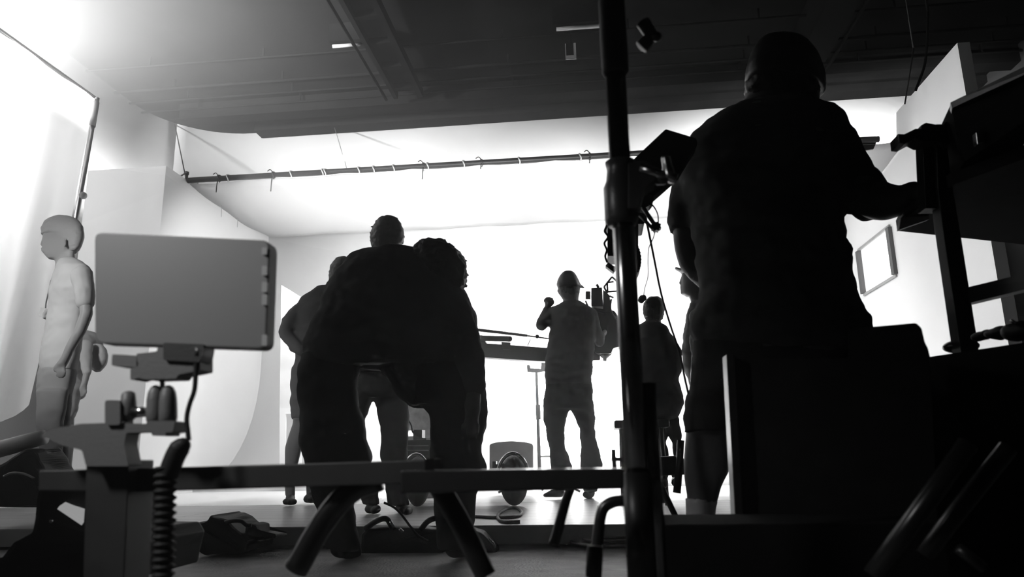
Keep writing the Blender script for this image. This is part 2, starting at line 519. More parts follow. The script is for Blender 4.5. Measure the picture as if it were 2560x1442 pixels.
# fixtures
def fixture(px0, py0, px1, py1, lab, z=ZC - .25, r=.022):
    a = WZ(px0, py0, z); b = WZ(px1, py1, z); b.y = a.y
    t = thing('tube_light', lab, 'tube light', a)
    bm = bmesh.new(); tube(bm, [a, b], r, 10); mesh_obj('tube', bm, M['tube_white'], t, True)
    bm = bmesh.new(); box(bm, (a.x - .03, a.y - .05, z + .03), (b.x + .03, a.y + .05, ZC)); mesh_obj('housing', bm, M['ceil2'], t)
M['white'] = mat('white_enamel', 0.75, 0.4)
M['tube_white'] = mat('dull_grey_tube', 0.22, 0.5)  # even mid grey, darker than the white enamel
fixture(1391, 73, 1499, 65, 'unlit white tube light on the ceiling left of the pole')
fixture(832, 116, 902, 112, 'short unlit white tube light beside the cable tray', r=.02)
z = ZC - .35
a = WZ(1414, 150, z); b = WZ(1441, 148, z)
t = thing('ceiling_speaker', 'small white framed dark box hanging from the ceiling', 'box', a)
h = .2
wd = b.x - a.x; hh = 42 * PX(1428, 130, a.y) * 1.05
bm = bmesh.new(); box(bm, (a.x, a.y, z), (b.x, a.y + .12, z + hh), .004); mesh_obj('box_body', bm, M['ceil'], t)
bm = bmesh.new(); fw = wd * .22
box(bm, (a.x, a.y - .01, z), (b.x, a.y, z + hh * .25)); box(bm, (b.x - fw, a.y - .01, z + hh * .25), (b.x, a.y, z + hh)); box(bm, (a.x, a.y - .01, z + hh * .25), (a.x + fw * .35, a.y, z + hh))
mesh_obj('face_frame', bm, M['tube_white'], t)
bm = bmesh.new(); tube(bm, [(a.x + wd / 2, a.y + .06, z + hh), (a.x + wd / 2, a.y + .06, ZC)], .012, 8); mesh_obj('hanger', bm, M['ceil2'], t)
# duct at upper right
a = WZ(1990, 160, ZC - .4); b = WZ(2060, 160, ZC - .4)
bm = bmesh.new(); box(bm, (a.x, 1.5, ZC - .4), (b.x, a.y, ZC)); tag(mesh_obj('air_duct', bm, M['ceil2']), 'dark air duct on the ceiling above the large man', 'duct')
bm = bmesh.new(); tube(bm, [(b.x + .1, 1.5, ZC - .35), (b.x + .1, a.y + .9, ZC - .35)], .02, 8)
tag(mesh_obj('ceiling_conduit', bm, M['ceil2']), 'pipe on the ceiling just right of the air duct', 'conduit', 'conduits on the ceiling')

# hanging silk on the left, its pole and hem
sx = -4.62
c0 = WX(236, 248, sx)
ys, zs = c0.y, c0.z
bm = bmesh.new()
nu, nv = 60, 26
g = []
for i in range(nu + 1):
    u = i / nu
    col = []
    for j in range(nv + 1):
        v = j / nv
        y = ys - u * 4.2
        # hem sweeps in towards the camera side
        yb_ = (ys - .24) - u * 4.0
        zb = max(.06, .80 - .94 * (u * 4.0) * .8)
        z = zs + (zb - zs) * v + (.0)
        yy = y + (yb_ - y) * v
        x = sx + .05 * math.sin(u * 38 + v * 2.0) * (.3 + v) + .03 * math.sin(u * 90 + v * 5) * v - .10 * v * (1 - u)
        col.append(bm.verts.new((x, yy, z)))
    g.append(col)
for i in range(nu):
    for j in range(nv):
        bm.faces.new((g[i][j], g[i + 1][j], g[i + 1][j + 1], g[i][j + 1]))
hs = thing('hanging_silk', 'large white diffusion silk hanging on the far left behind the standing man', 'silk', (sx, ys, 0))
mesh_obj('cloth', bm, M['silk'], hs, True)
bm = bmesh.new(); tube(bm, [(sx - .02, ys + .05, zs + .03), (sx - .02, ys - 4.2, zs + .03)], .018, 8); mesh_obj('top_bar', bm, M['alu'], hs, True)
a = WX(240, 250, sx); b = WX(188, 560, sx); b2 = WX(160, 720, sx)
bm = bmesh.new(); tube(bm, [a + Vector((.01, 0, .02)), b, b + (b - a) * .8], .022, 10); mesh_obj('pole', bm, M['alu'], hs, True)
bm = bmesh.new()
pa = a + (b - a) * .02; pb = a + (b - a) * .22
tube(bm, [pa, pb], .035, 10); mesh_obj('sleeve', bm, M['grey'], hs, True); bm = bmesh.new(); pc = a + (b - a) * .78; ball(bm, pc + Vector((.03, 0, 0)), .035); mesh_obj('clamp', bm, M['grey'], hs, True)

# softbox standing on the set behind the camera operator
c = W(1455, 1010, 7.3)
sb = thing('softbox', 'glowing softbox standing low behind the camera operator', 'lamp', (c.x, 7.3, 0))
bm = bmesh.new(); box(bm, (c.x - .56, 7.28, .28), (c.x + .56, 7.30, 1.2)); M['lamp'] = mat('lit_diffuser', .8, .8, emit=12); mesh_obj('diffuser', bm, M['lamp'], sb)
bm = bmesh.new()
prism(bm, [(c.x - .58, 7.305, .26), (c.x + .58, 7.305, .26), (c.x + .58, 7.305, 1.22), (c.x - .58, 7.305, 1.22)], (0, .02, 0))
box(bm, (c.x - .12, 7.32, .62), (c.x + .12, 7.55, .92), .01)
mesh_obj('housing', bm, M['white'], sb)
bm = bmesh.new()
for s in (-1, 1):
    tube(bm, [(c.x + s * .3, 7.4, 0.014), (c.x, 7.42, .6)], .014, 8)
mesh_obj('stand', bm, M['white'], sb)

# ------------------------------------------------------------------ people
class Fig:
    def __init__(s, label, Y, foot, vox=.011):
        s.label, s.Y, s.vox = label, Y, vox
        s.e = []
        f = W(foot[0], foot[1], Y)
        s.root = thing('person', label, 'person', (f.x, f.y, -.085 if Y < 3.45 else 0.0))
    def rows(s, tg, rs, ry=None, dy=0, skin=True):
        s.e.append(('r', tg, [(r + (ry,) if len(r) == 3 else r) for r in rs], dy, skin))
    def tube(s, tg, ps, fl=1.0, skin=True):
        s.e.append(('t', tg, ps, fl, skin))
    def add(s, bm, e, ins):
        if e[0] == 'r':
            rings = []
            for y, xl, xr, ry in e[2]:
                a = W(xl, y, s.Y + e[3]); b = W(xr, y, s.Y + e[3])
                c = (a + b) / 2; h = (b - a) / 2
                vd = Vector((c.x, c.y, 0)).normalized()
                k = max(.3, 1 - ins / max(h.length, .001)); h = h * k; q = max(.3 * ry, ry - ins)
                ring = []
                for t in range(28):
                    an = 2 * math.pi * t / 28
                    cx, sy = math.cos(an), math.sin(an)
                    ex = 0.86
                    cx = math.copysign(abs(cx) ** ex, cx); sy = math.copysign(abs(sy) ** ex, sy)
                    ring.append(bm.verts.new(c + h * cx + vd * (q * sy)))
                rings.append(ring)
            for p, q in zip(rings, rings[1:]):
                for k in range(28):
                    bm.faces.new((p[k], p[(k + 1) % 28], q[(k + 1) % 28], q[k]))
            bm.faces.new(rings[0][::-1]); bm.faces.new(rings[-1])
        else:
            ps = e[2]
            for p, q in zip(ps, ps[1:]):
                n = bmesh.new()
                for v in (p, q):
                    x, y, r = v[:3]; dy = v[3] if len(v) > 3 else 0
                    c = W(x, y, s.Y + dy); rr = max(.002, r * PX(x, y, s.Y + dy) - ins)
                    m = bmesh.new(); bmesh.ops.create_icosphere(m, subdivisions=2, radius=1)
                    for w_ in m.verts:
                        n.verts.new(c + Vector((w_.co.x * rr, w_.co.y * rr * e[3], w_.co.z * rr)))
                    m.free()
                h = bmesh.ops.convex_hull(n, input=n.verts)
                bmesh.ops.delete(n, geom=list({g for g in h['geom_interior'] + h['geom_unused'] if isinstance(g, bmesh.types.BMVert)}), context='VERTS')
                merge(bm, n)
    def build(s, name, m, elems, ins, disp=0.0, dscale=.12, vox=None, sm=4, label=None):
        bm = bmesh.new()
        for e, i in elems:
            s.add(bm, e, i)
        bmesh.ops.recalc_face_normals(bm, faces=bm.faces)
        me = bpy.data.meshes.new(name)
        bmesh.ops.translate(bm, verts=bm.verts, vec=-s.root.location)
        bm.to_mesh(me); bm.free()
        o = bpy.data.objects.new(name, me); COL.objects.link(o)
        r = o.modifiers.new('r', 'REMESH'); r.mode = 'VOXEL'; r.voxel_size = vox or s.vox
        k = o.modifiers.new('s', 'SMOOTH'); k.factor = .5; k.iterations = sm
        dg = bpy.context.evaluated_depsgraph_get()
        me2 = bpy.data.meshes.new_from_object(o.evaluated_get(dg))
        o.modifiers.clear()
        o.data = me2; me2.name = name
        bpy.data.meshes.remove(me)
        if disp:
            off = s.root.location.copy()
            N = [v.normal.copy() for v in me2.vertices]
            cs = []
            for v, nn in zip(me2.vertices, N):
                p = v.co + off
                n = noise.noise(Vector((p.x / dscale, p.y / dscale, p.z / dscale * 1.9))) + .5 * noise.noise(Vector((p.x, p.y, p.z * 1.6)) / (dscale * .4))
                cs.extend(v.co + nn * disp * n)
            me2.vertices.foreach_set('co', cs)
            me2.update()
        for p in me2.polygons:
            p.use_smooth = True
        me2.materials.clear(); me2.materials.append(m)
        o.parent = s.root
        if label:
            o['label'] = label
        return o
    def finish(s, mats, disp={}):
        INS = dict(shirt=.012, trousers=.012, shorts=.012, hair=.014, cap=.014, shoe=.012, sock=.006, skin=0)
        body = []
        for e in s.e:
            if e[4]:
                body.append((e, INS.get(e[1].split('.')[0], 0)))
        s.build('body', mats.get('skin', M['skin']), body, 0)
        tags = []
        for e in s.e:
            if e[1] != 'skin' and e[1] not in tags:
                tags.append(e[1])
        for t in tags:
            b = t.split('.')[0]
            cloth = b in ('shirt', 'trousers', 'shorts')
            s.build(b, mats[b], [(e, 0) for e in s.e if e[1] == t], 0, disp=disp.get(b, .010 if cloth else (.006 if b == 'hair' else 0)), dscale=.13 if cloth else .03, vox=s.vox if cloth else s.vox * .8, sm=4 if cloth else 2)
        return s.root
    def finger(s, pts, r):
        s.tube('skin', [(x, y, r * (1 - .09 * i), d) for i, (x, y, d) in enumerate(pts)])
def eyes(f, x, y, dx, dy, r=2.5):
    pass

dk = dict(shirt=M['dshirt'], trousers=M['pants'], shorts=M['pants'], hair=M['hair'], cap=M['dshirt'], shoe=M['rubber'], sock=M['grey'])
dg_ = dict(dk, shirt=M['gshirt'])

# --- large man, foreground right, seen from behind
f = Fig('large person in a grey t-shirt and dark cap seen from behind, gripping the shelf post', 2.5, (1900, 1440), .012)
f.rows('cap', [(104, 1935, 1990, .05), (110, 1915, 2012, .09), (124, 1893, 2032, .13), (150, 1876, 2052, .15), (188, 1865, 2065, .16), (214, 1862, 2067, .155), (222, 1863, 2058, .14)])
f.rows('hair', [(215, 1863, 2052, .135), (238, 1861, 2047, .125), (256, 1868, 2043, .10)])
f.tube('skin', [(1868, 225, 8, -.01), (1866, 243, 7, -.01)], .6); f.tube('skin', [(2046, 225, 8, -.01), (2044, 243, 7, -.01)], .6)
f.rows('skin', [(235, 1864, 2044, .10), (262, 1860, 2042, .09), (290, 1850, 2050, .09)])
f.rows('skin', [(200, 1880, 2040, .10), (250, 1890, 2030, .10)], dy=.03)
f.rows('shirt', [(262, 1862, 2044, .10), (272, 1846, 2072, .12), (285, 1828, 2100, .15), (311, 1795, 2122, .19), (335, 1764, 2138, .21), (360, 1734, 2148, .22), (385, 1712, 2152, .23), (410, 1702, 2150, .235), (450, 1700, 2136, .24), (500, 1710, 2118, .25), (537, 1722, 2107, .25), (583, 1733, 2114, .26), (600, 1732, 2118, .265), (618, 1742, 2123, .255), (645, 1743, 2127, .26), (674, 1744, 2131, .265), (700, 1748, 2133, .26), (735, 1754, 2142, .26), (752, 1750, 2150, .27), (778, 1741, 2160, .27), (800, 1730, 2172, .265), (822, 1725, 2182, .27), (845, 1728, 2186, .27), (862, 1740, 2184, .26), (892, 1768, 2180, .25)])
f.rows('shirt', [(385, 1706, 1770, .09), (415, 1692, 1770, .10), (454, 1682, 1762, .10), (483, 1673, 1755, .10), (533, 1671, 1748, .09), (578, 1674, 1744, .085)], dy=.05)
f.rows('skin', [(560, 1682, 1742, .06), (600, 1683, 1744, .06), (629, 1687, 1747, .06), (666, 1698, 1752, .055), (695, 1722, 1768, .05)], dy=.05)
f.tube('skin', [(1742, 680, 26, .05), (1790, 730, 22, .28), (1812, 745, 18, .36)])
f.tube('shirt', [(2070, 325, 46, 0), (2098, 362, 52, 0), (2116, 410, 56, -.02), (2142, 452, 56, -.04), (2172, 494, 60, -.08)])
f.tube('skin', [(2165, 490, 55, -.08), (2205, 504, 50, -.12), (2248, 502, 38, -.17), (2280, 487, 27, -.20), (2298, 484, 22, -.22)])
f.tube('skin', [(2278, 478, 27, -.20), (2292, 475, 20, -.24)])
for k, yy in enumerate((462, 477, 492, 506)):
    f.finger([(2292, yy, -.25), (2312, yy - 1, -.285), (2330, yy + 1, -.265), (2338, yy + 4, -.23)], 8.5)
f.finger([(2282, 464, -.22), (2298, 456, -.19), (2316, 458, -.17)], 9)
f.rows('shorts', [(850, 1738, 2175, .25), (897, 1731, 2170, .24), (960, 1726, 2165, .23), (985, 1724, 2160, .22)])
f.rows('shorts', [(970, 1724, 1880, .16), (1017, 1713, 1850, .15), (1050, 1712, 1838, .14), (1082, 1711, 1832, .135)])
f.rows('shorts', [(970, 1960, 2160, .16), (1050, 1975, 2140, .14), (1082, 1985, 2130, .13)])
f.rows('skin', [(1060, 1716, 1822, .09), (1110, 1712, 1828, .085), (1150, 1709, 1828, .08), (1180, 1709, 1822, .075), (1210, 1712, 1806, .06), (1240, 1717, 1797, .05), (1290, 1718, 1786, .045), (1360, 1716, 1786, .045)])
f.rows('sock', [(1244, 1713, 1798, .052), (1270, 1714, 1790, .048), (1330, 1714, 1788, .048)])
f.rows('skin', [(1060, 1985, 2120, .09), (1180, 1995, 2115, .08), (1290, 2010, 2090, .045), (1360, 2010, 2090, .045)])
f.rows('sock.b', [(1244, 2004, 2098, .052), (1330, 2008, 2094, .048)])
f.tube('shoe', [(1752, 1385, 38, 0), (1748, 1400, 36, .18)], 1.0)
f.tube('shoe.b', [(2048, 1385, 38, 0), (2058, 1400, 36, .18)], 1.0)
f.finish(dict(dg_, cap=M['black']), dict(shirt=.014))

# --- bending man, centre
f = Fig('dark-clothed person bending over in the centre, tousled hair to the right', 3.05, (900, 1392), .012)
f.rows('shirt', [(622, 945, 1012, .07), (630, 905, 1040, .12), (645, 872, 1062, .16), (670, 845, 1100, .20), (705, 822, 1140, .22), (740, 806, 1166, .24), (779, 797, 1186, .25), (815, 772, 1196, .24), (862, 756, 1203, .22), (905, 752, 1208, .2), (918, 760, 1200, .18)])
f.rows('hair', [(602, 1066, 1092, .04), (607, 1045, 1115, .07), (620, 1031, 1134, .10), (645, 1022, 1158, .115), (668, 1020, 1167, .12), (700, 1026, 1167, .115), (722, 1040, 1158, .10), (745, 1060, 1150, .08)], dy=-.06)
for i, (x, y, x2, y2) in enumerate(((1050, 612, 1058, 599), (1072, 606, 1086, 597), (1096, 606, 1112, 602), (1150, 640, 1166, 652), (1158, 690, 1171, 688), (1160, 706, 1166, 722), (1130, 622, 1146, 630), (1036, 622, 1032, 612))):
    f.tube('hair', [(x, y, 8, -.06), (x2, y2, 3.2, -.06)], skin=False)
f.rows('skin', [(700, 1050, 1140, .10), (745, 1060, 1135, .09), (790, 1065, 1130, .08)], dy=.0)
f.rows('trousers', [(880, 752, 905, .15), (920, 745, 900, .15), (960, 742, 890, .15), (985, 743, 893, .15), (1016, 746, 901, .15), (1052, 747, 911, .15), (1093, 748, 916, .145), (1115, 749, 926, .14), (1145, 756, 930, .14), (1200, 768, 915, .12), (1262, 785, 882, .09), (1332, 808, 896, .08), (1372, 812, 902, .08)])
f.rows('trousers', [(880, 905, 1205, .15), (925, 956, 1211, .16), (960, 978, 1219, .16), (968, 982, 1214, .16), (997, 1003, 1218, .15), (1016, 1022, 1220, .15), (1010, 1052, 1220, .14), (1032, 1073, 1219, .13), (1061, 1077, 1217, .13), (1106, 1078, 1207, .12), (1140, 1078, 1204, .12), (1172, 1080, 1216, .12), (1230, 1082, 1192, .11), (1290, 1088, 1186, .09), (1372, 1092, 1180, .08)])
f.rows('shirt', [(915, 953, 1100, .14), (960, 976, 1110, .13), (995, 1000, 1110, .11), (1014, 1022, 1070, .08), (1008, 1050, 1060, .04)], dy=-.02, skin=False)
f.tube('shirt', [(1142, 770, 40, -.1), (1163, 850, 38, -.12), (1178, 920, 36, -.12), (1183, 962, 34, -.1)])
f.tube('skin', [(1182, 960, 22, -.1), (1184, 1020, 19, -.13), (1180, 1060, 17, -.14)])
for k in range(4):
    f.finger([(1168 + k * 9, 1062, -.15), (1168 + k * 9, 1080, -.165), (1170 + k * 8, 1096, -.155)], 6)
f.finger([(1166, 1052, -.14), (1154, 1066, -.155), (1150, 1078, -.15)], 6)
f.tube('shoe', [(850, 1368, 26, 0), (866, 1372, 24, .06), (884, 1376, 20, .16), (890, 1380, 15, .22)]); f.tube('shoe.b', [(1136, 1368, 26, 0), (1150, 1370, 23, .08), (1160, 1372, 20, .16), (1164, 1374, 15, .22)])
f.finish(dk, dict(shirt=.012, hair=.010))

# --- person standing behind the bending man (only head, legs seen)
f = Fig('dark-haired person standing behind the bending one, only head and legs seen', 4.35, (960, 1278), .011)
f.rows('hair', [(544, 955, 985, .05), (549, 945, 994, .08), (558, 938, 1001, .095), (572, 930, 1008, .105), (590, 925, 1011, .11), (604, 926, 1009, .105), (618, 930, 1000, .09), (626, 936, 992, .07)])
for x, y, x2, y2 in ((948, 556, 940, 552), (938, 568, 930, 566), (966, 548, 970, 541), (985, 550, 992, 546), (931, 585, 925, 580)):
    f.tube('hair', [(x, y, 6, 0), (x2, y2, 2.6, 0)], skin=False)
f.tube('skin', [(928, 600, 5, 0), (929, 610, 4, 0)], .6); f.tube('skin', [(1008, 600, 5, 0), (1006, 610, 4, 0)], .6)
f.rows('skin', [(610, 940, 990, .07), (640, 942, 990, .065), (665, 935, 1000, .07)])
f.rows('shirt', [(648, 925, 1010, .08), (665, 890, 1045, .11), (700, 878, 1058, .13), (780, 885, 1050, .13), (880, 890, 1040, .13), (920, 888, 1035, .14)])
f.tube('shirt', [(892, 690, 24, 0), (878, 770, 20, .03), (880, 820, 17, .06)]); f.tube('skin', [(880, 820, 13, .06), (900, 880, 10, -.02), (915, 905, 9, -.06)])
f.tube('shirt', [(1042, 690, 24, 0), (1052, 770, 20, .03), (1050, 820, 17, .06)]); f.tube('skin', [(1050, 820, 13, .06), (1030, 880, 10, -.02), (1010, 905, 9, -.06)])
f.rows('trousers', [(905, 890, 1035, .13), (950, 888, 1030, .14), (985, 890, 1026, .14), (996, 892, 1024, .13)])
f.rows('trousers', [(985, 930, 1024, .11), (1010, 939, 1022, .11), (1048, 948, 1020, .10), (1096, 952, 1020, .095), (1150, 950, 1018, .09), (1210, 962, 1020, .08), (1262, 968, 1024, .07)])
f.rows('trousers', [(985, 890, 935, .11), (1010, 886, 926, .11), (1052, 880, 912, .10), (1096, 876, 915, .095), (1150, 880, 926, .09), (1210, 895, 945, .08), (1262, 905, 950, .07)])
f.tube('shoe', [(1000, 1268, 12, 0), (1004, 1274, 11, -.08), (1022, 1276, 11, -.08), (1016, 1279, 9, -.16)]); f.tube('shoe.b', [(930, 1266, 13, 0), (922, 1272, 11, -.08), (942, 1272, 11, -.08), (934, 1276, 9, -.16)])
f.finish(dk)

# --- person with bent elbow left of the bending man
f = Fig('person in shorts with bent elbow, half hidden left of the bending one', 5.2, (760, 1258), .011)
f.rows('hair', [(643, 846, 866, .04), (650, 836, 880, .08), (664, 826, 886, .10), (680, 822, 888, .105), (700, 822, 886, .10), (712, 828, 880, .08)])
f.rows('skin', [(695, 826, 880, .075), (715, 824, 872, .06), (730, 815, 872, .06)])
f.rows('shirt', [(716, 792, 850, .06), (726, 780, 890, .08), (746, 748, 905, .12), (775, 735, 905, .14), (800, 735, 900, .14), (850, 738, 890, .14), (882, 738, 888, .14), (900, 738, 886, .14), (925, 728, 886, .14)])
f.tube('shirt', [(768, 764, 22, 0), (742, 785, 22, -.02), (722, 806, 18, -.04), (714, 828, 19, -.06)])
f.tube('shirt', [(712, 800, 9, -.05), (708, 802, 5, -.05)])
f.tube('shirt', [(714, 832, 18, -.06), (736, 862, 16, -.1), (756, 876, 14, -.14)])
f.tube('skin', [(756, 878, 10, -.14), (775, 890, 9, -.16)])
for k in range(4):
    f.finger([(778, 884 + k * 4, -.16), (787, 888 + k * 4, -.17), (793, 893 + k * 3, -.165)], 3)
f.finger([(772, 884, -.16), (778, 878, -.17), (784, 877, -.17)], 3)
f.rows('shorts', [(915, 729, 886, .14), (960, 725, 886, .14), (990, 728, 886, .14), (1000, 726, 886, .14)])
f.rows('shorts', [(990, 727, 800, .11), (1017, 725, 797, .105), (1048, 729, 792, .10)])
f.rows('shorts', [(990, 805, 886, .11), (1048, 800, 872, .10)])
f.rows('skin', [(1035, 733, 775, .065), (1058, 732, 768, .06), (1078, 725, 764, .06), (1096, 719, 760, .06), (1119, 712, 755, .06), (1140, 712, 750, .055), (1160, 712, 745, .05), (1190, 712, 740, .045), (1217, 712, 738, .04), (1240, 713, 738, .04)])
f.rows('skin', [(1035, 805, 855, .065), (1100, 785, 835, .06), (1160, 770, 810, .05), (1217, 765, 795, .04), (1240, 766, 792, .04)])
f.tube('shoe', [(726, 1244, 12, 0), (724, 1252, 10, -.10), (714, 1254, 8, -.16), (735, 1254, 8, -.16), (724, 1255, 8, -.20)]); f.tube('shoe.b', [(780, 1240, 14, 0), (768, 1247, 10, -.10), (788, 1247, 10, -.10), (776, 1249, 9, -.16)])
f.finish(dict(dk, shorts=M['dshirt']))

# --- camera operator, centre
f = Fig('camera operator in a cap standing with legs apart, left hand raised', 5.6, (1430, 1241), .010)
f.rows('cap', [(678, 1412, 1430, .04), (683, 1405, 1437, .075), (692, 1398, 1443, .10), (702, 1393, 1448, .105), (712, 1391, 1452, .105), (721, 1395, 1452, .10)])
f.tube('cap', [(1440, 706, 7, .02), (1450, 715, 5, .06), (1459, 719, 2.6, .09)], 2.2)
f.rows('skin', [(715, 1395, 1450, .085), (729, 1396, 1450, .085), (740, 1401, 1447, .075), (750, 1408, 1446, .06), (766, 1406, 1450, .06)])
f.tube('skin', [(1396, 726, 4, 0), (1397, 733, 3, 0)], .6)
f.rows('hair', [(716, 1395, 1451, .092), (728, 1397, 1449, .09), (740, 1403, 1446, .078)])
f.rows('shirt', [(752, 1412, 1448, .06), (759, 1400, 1460, .08), (766, 1386, 1472, .10), (775, 1374, 1486, .12), (800, 1374, 1490, .13), (830, 1374, 1489, .13), (851, 1371, 1487, .13), (890, 1364, 1485, .13), (917, 1362, 1482, .135), (940, 1363, 1479, .135), (962, 1365, 1480, .13), (972, 1366, 1481, .13)])
f.tube('shirt', [(1384, 782, 17, 0), (1366, 800, 16, -.04), (1354, 812, 15, -.06)])
f.tube('shirt', [(1353, 811, 14, -.06), (1360, 790, 12, -.03), (1366, 774, 9, 0)])
f.tube('skin', [(1366, 774, 8, 0), (1370, 764, 8, .02), (1372, 758, 9, .03)])
for x0, x1, x2 in ((1363, 1361, 1366), (1368, 1366, 1371), (1374, 1375, 1376), (1379, 1382, 1381)):
    f.finger([(x0, 757, .03), (x1, 750, .035), (x2, 744, .05)], 3.2)
f.finger([(1380, 763, .02), (1385, 757, .02), (1384, 752, .03)], 3.2)
f.tube('shirt', [(1478, 785, 17, 0), (1490, 830, 15, .03), (1500, 855, 13, .10)]); f.tube('shirt', [(1498, 852, 11, .08), (1506, 838, 8, .16)]); f.tube('skin', [(1506, 838, 7, .16), (1512, 830, 7, .2)])
f.rows('trousers', [(958, 1366, 1480, .13), (985, 1361, 1482, .135), (1008, 1358, 1484, .135), (1024, 1357, 1485, .13)])
f.rows('trousers', [(1012, 1358, 1428, .10), (1028, 1358, 1422, .10), (1042, 1359, 1416, .10), (1083, 1366, 1411, .09), (1105, 1370, 1412, .085), (1125, 1374, 1414, .085), (1144, 1375, 1424, .085), (1164, 1377, 1431, .085), (1200, 1380, 1426, .085), (1226, 1382, 1420, .08)])
f.rows('trousers', [(1012, 1420, 1485, .10), (1030, 1430, 1486, .10), (1050, 1440, 1487, .10), (1075, 1449, 1488, .09), (1105, 1452, 1492, .085), (1125, 1452, 1498, .085), (1141, 1452, 1503, .085), (1164, 1451, 1505, .085), (1200, 1455, 1500, .08), (1228, 1458, 1492, .08)])
f.tube('shoe', [(1400, 1231, 12, 0), (1382, 1233, 10, -.03), (1362, 1238, 5, -.06)]); f.tube('shoe.b', [(1474, 1231, 14, 0), (1474, 1234, 12, .1), (1465, 1236, 9, -.05)])
f.finish(dict(dk, cap=M['black']))

# --- woman seated right of the pole
f = Fig('person sitting low with their back to us, just right of the tall pole', 4.9, (1655, 1225), .011)
f.rows('hair', [(741, 1628, 1645, .03), (748, 1616, 1654, .07), (758, 1609, 1660, .09), (770, 1607, 1662, .10), (785, 1608, 1660, .095), (797, 1613, 1655, .08), (806, 1618, 1650, .06)])
f.tube('hair', [(1607, 745, 10, -.1), (1602, 750, 9, -.1)], skin=False)
f.rows('skin', [(795, 1615, 1652, .06), (820, 1612, 1655, .06)])
f.rows('shirt', [(806, 1604, 1653, .07), (820, 1588, 1668, .10), (840, 1578, 1682, .13), (856, 1574, 1693, .14), (873, 1570, 1704, .15), (900, 1568, 1706, .15), (931, 1570, 1704, .15), (951, 1572, 1695, .15), (970, 1570, 1699, .16), (990, 1566, 1710, .18), (1005, 1566, 1711, .18), (1028, 1570, 1702, .18), (1042, 1580, 1694, .17), (1053, 1590, 1664, .14)])
f.tube('trousers', [(1640, 1045, 24, .0), (1646, 1090, 20, .06), (1655, 1140, 16, .05), (1658, 1190, 12, 0)])
f.tube('trousers', [(1672, 1045, 24, .0), (1690, 1090, 15, .06), (1697, 1140, 12, .05), (1690, 1190, 11, 0)])
f.tube('shoe', [(1655, 1200, 15, 0), (1656, 1208, 15, -.14)]); f.tube('shoe.b', [(1690, 1200, 12, 0), (1690, 1206, 12, -.1)])
f.finish(dk)

# --- man in pale peaked cap, profile, right
f = Fig('person in a pale-brimmed cap in profile behind the large one', 5.7, (1745, 1238), .009)
f.rows('cap', [(655, 1722, 1752, .05), (664, 1710, 1762, .09), (676, 1703, 1768, .105), (686, 1703, 1768, .105)])
f.tube('cap', [(1712, 680, 6, 0), (1700, 675, 5, 0), (1690, 671, 3.5, 0)], 2.2)
f.rows('skin', [(680, 1705, 1764, .085), (694, 1703, 1763, .085), (712, 1704, 1762, .085), (725, 1704, 1758, .075), (735, 1706, 1752, .065), (741, 1714, 1748, .05)])
f.tube('skin', [(1705, 697, 4.5, 0), (1700, 708, 3.4, 0)], .7); f.tube('skin', [(1702, 717, 3, 0), (1703, 719, 3, 0)], 2); f.tube('skin', [(1703, 723, 3, 0), (1704, 725, 3, 0)], 2); f.tube('skin', [(1706, 732, 5, 0), (1708, 733, 5, 0)], 1.4)
f.rows('skin', [(730, 1716, 1762, .06), (750, 1726, 1764, .055), (770, 1728, 1770, .06)])
f.rows('hair', [(684, 1722, 1767, .09), (705, 1726, 1766, .09), (722, 1735, 1762, .08)])
f.rows('shirt', [(755, 1728, 1772, .08), (765, 1722, 1780, .14), (795, 1715, 1788, .19), (840, 1708, 1792, .19), (875, 1705, 1795, .17), (920, 1708, 1795, .16), (945, 1720, 1795, .16), (985, 1724, 1795, .16)])
f.tube('shirt', [(1745, 790, 22, -.2), (1742, 850, 18, -.22), (1740, 880, 15, -.2)]); f.tube('skin', [(1740, 880, 11, -.2), (1735, 930, 9, -.15), (1733, 950, 9, -.13)])
f.rows('trousers', [(975, 1724, 1796, .15), (1050, 1726, 1790, .15), (1120, 1728, 1780, .15), (1190, 1730, 1774, .14), (1228, 1732, 1772, .13)])
f.tube('shoe', [(1756, 1228, 11, -.08), (1738, 1231, 10, -.08)]); f.tube('shoe.b', [(1756, 1228, 11, .1), (1738, 1231, 10, .1)])
f.finish(dict(dk, cap=mat('pale_cap', .3, .8)))

M['pshirt'] = mat('glare_lifted_cloth', .16, .9, var=.05, vscale=9, bump=.03, bscale=26, spec=.05)  # far-left tones from here are paler: upper-left glare put into the colour
M['ptrousers'] = mat('glare_lifted_trousers', .10, .9, var=.05, vscale=9, bump=.03, bscale=26, spec=.05)
M['phair'] = mat('glare_lifted_hair', .14, .6, bump=.08, bscale=120, spec=.1)  # hair paled by painted glare as well
M['pskin'] = mat('glare_lifted_skin', .11, .5, bump=.03, bscale=60, spec=.1)
# --- man in profile, far left
f = Fig('person standing in profile on the far left in front of the hanging silk', 4.0, (130, 1286), .009)
f.rows('hair', [(540, 134, 168, .03), (546, 120, 188, .06), (556, 108, 200, .08), (568, 102, 208, .09), (585, 103, 211, .092), (592, 125, 211, .09), (605, 145, 208, .085), (620, 158, 202, .075), (631, 170, 192, .055)])
f.rows('skin', [(570, 108, 200, .075), (592, 106, 200, .078), (606, 106, 195, .078), (622, 108, 188, .07), (636, 111, 176, .06), (647, 122, 168, .045)])
f.tube('skin', [(108, 600, 5, 0), (103.5, 612, 4, 0)], .8); f.tube('skin', [(108, 622, 4, 0), (110, 624, 4, 0)], 2.2); f.tube('skin', [(109, 628, 4, 0), (111, 629, 4, 0)], 2.2)
f.tube('skin', [(163, 602, 6, -.075), (161, 616, 4, -.07)], .5); f.tube('skin', [(163, 602, 6, .075), (161, 616, 4, .07)], .5)
f.rows('skin', [(630, 134, 186, .055), (655, 138, 188, .055), (678, 136, 205, .06)])
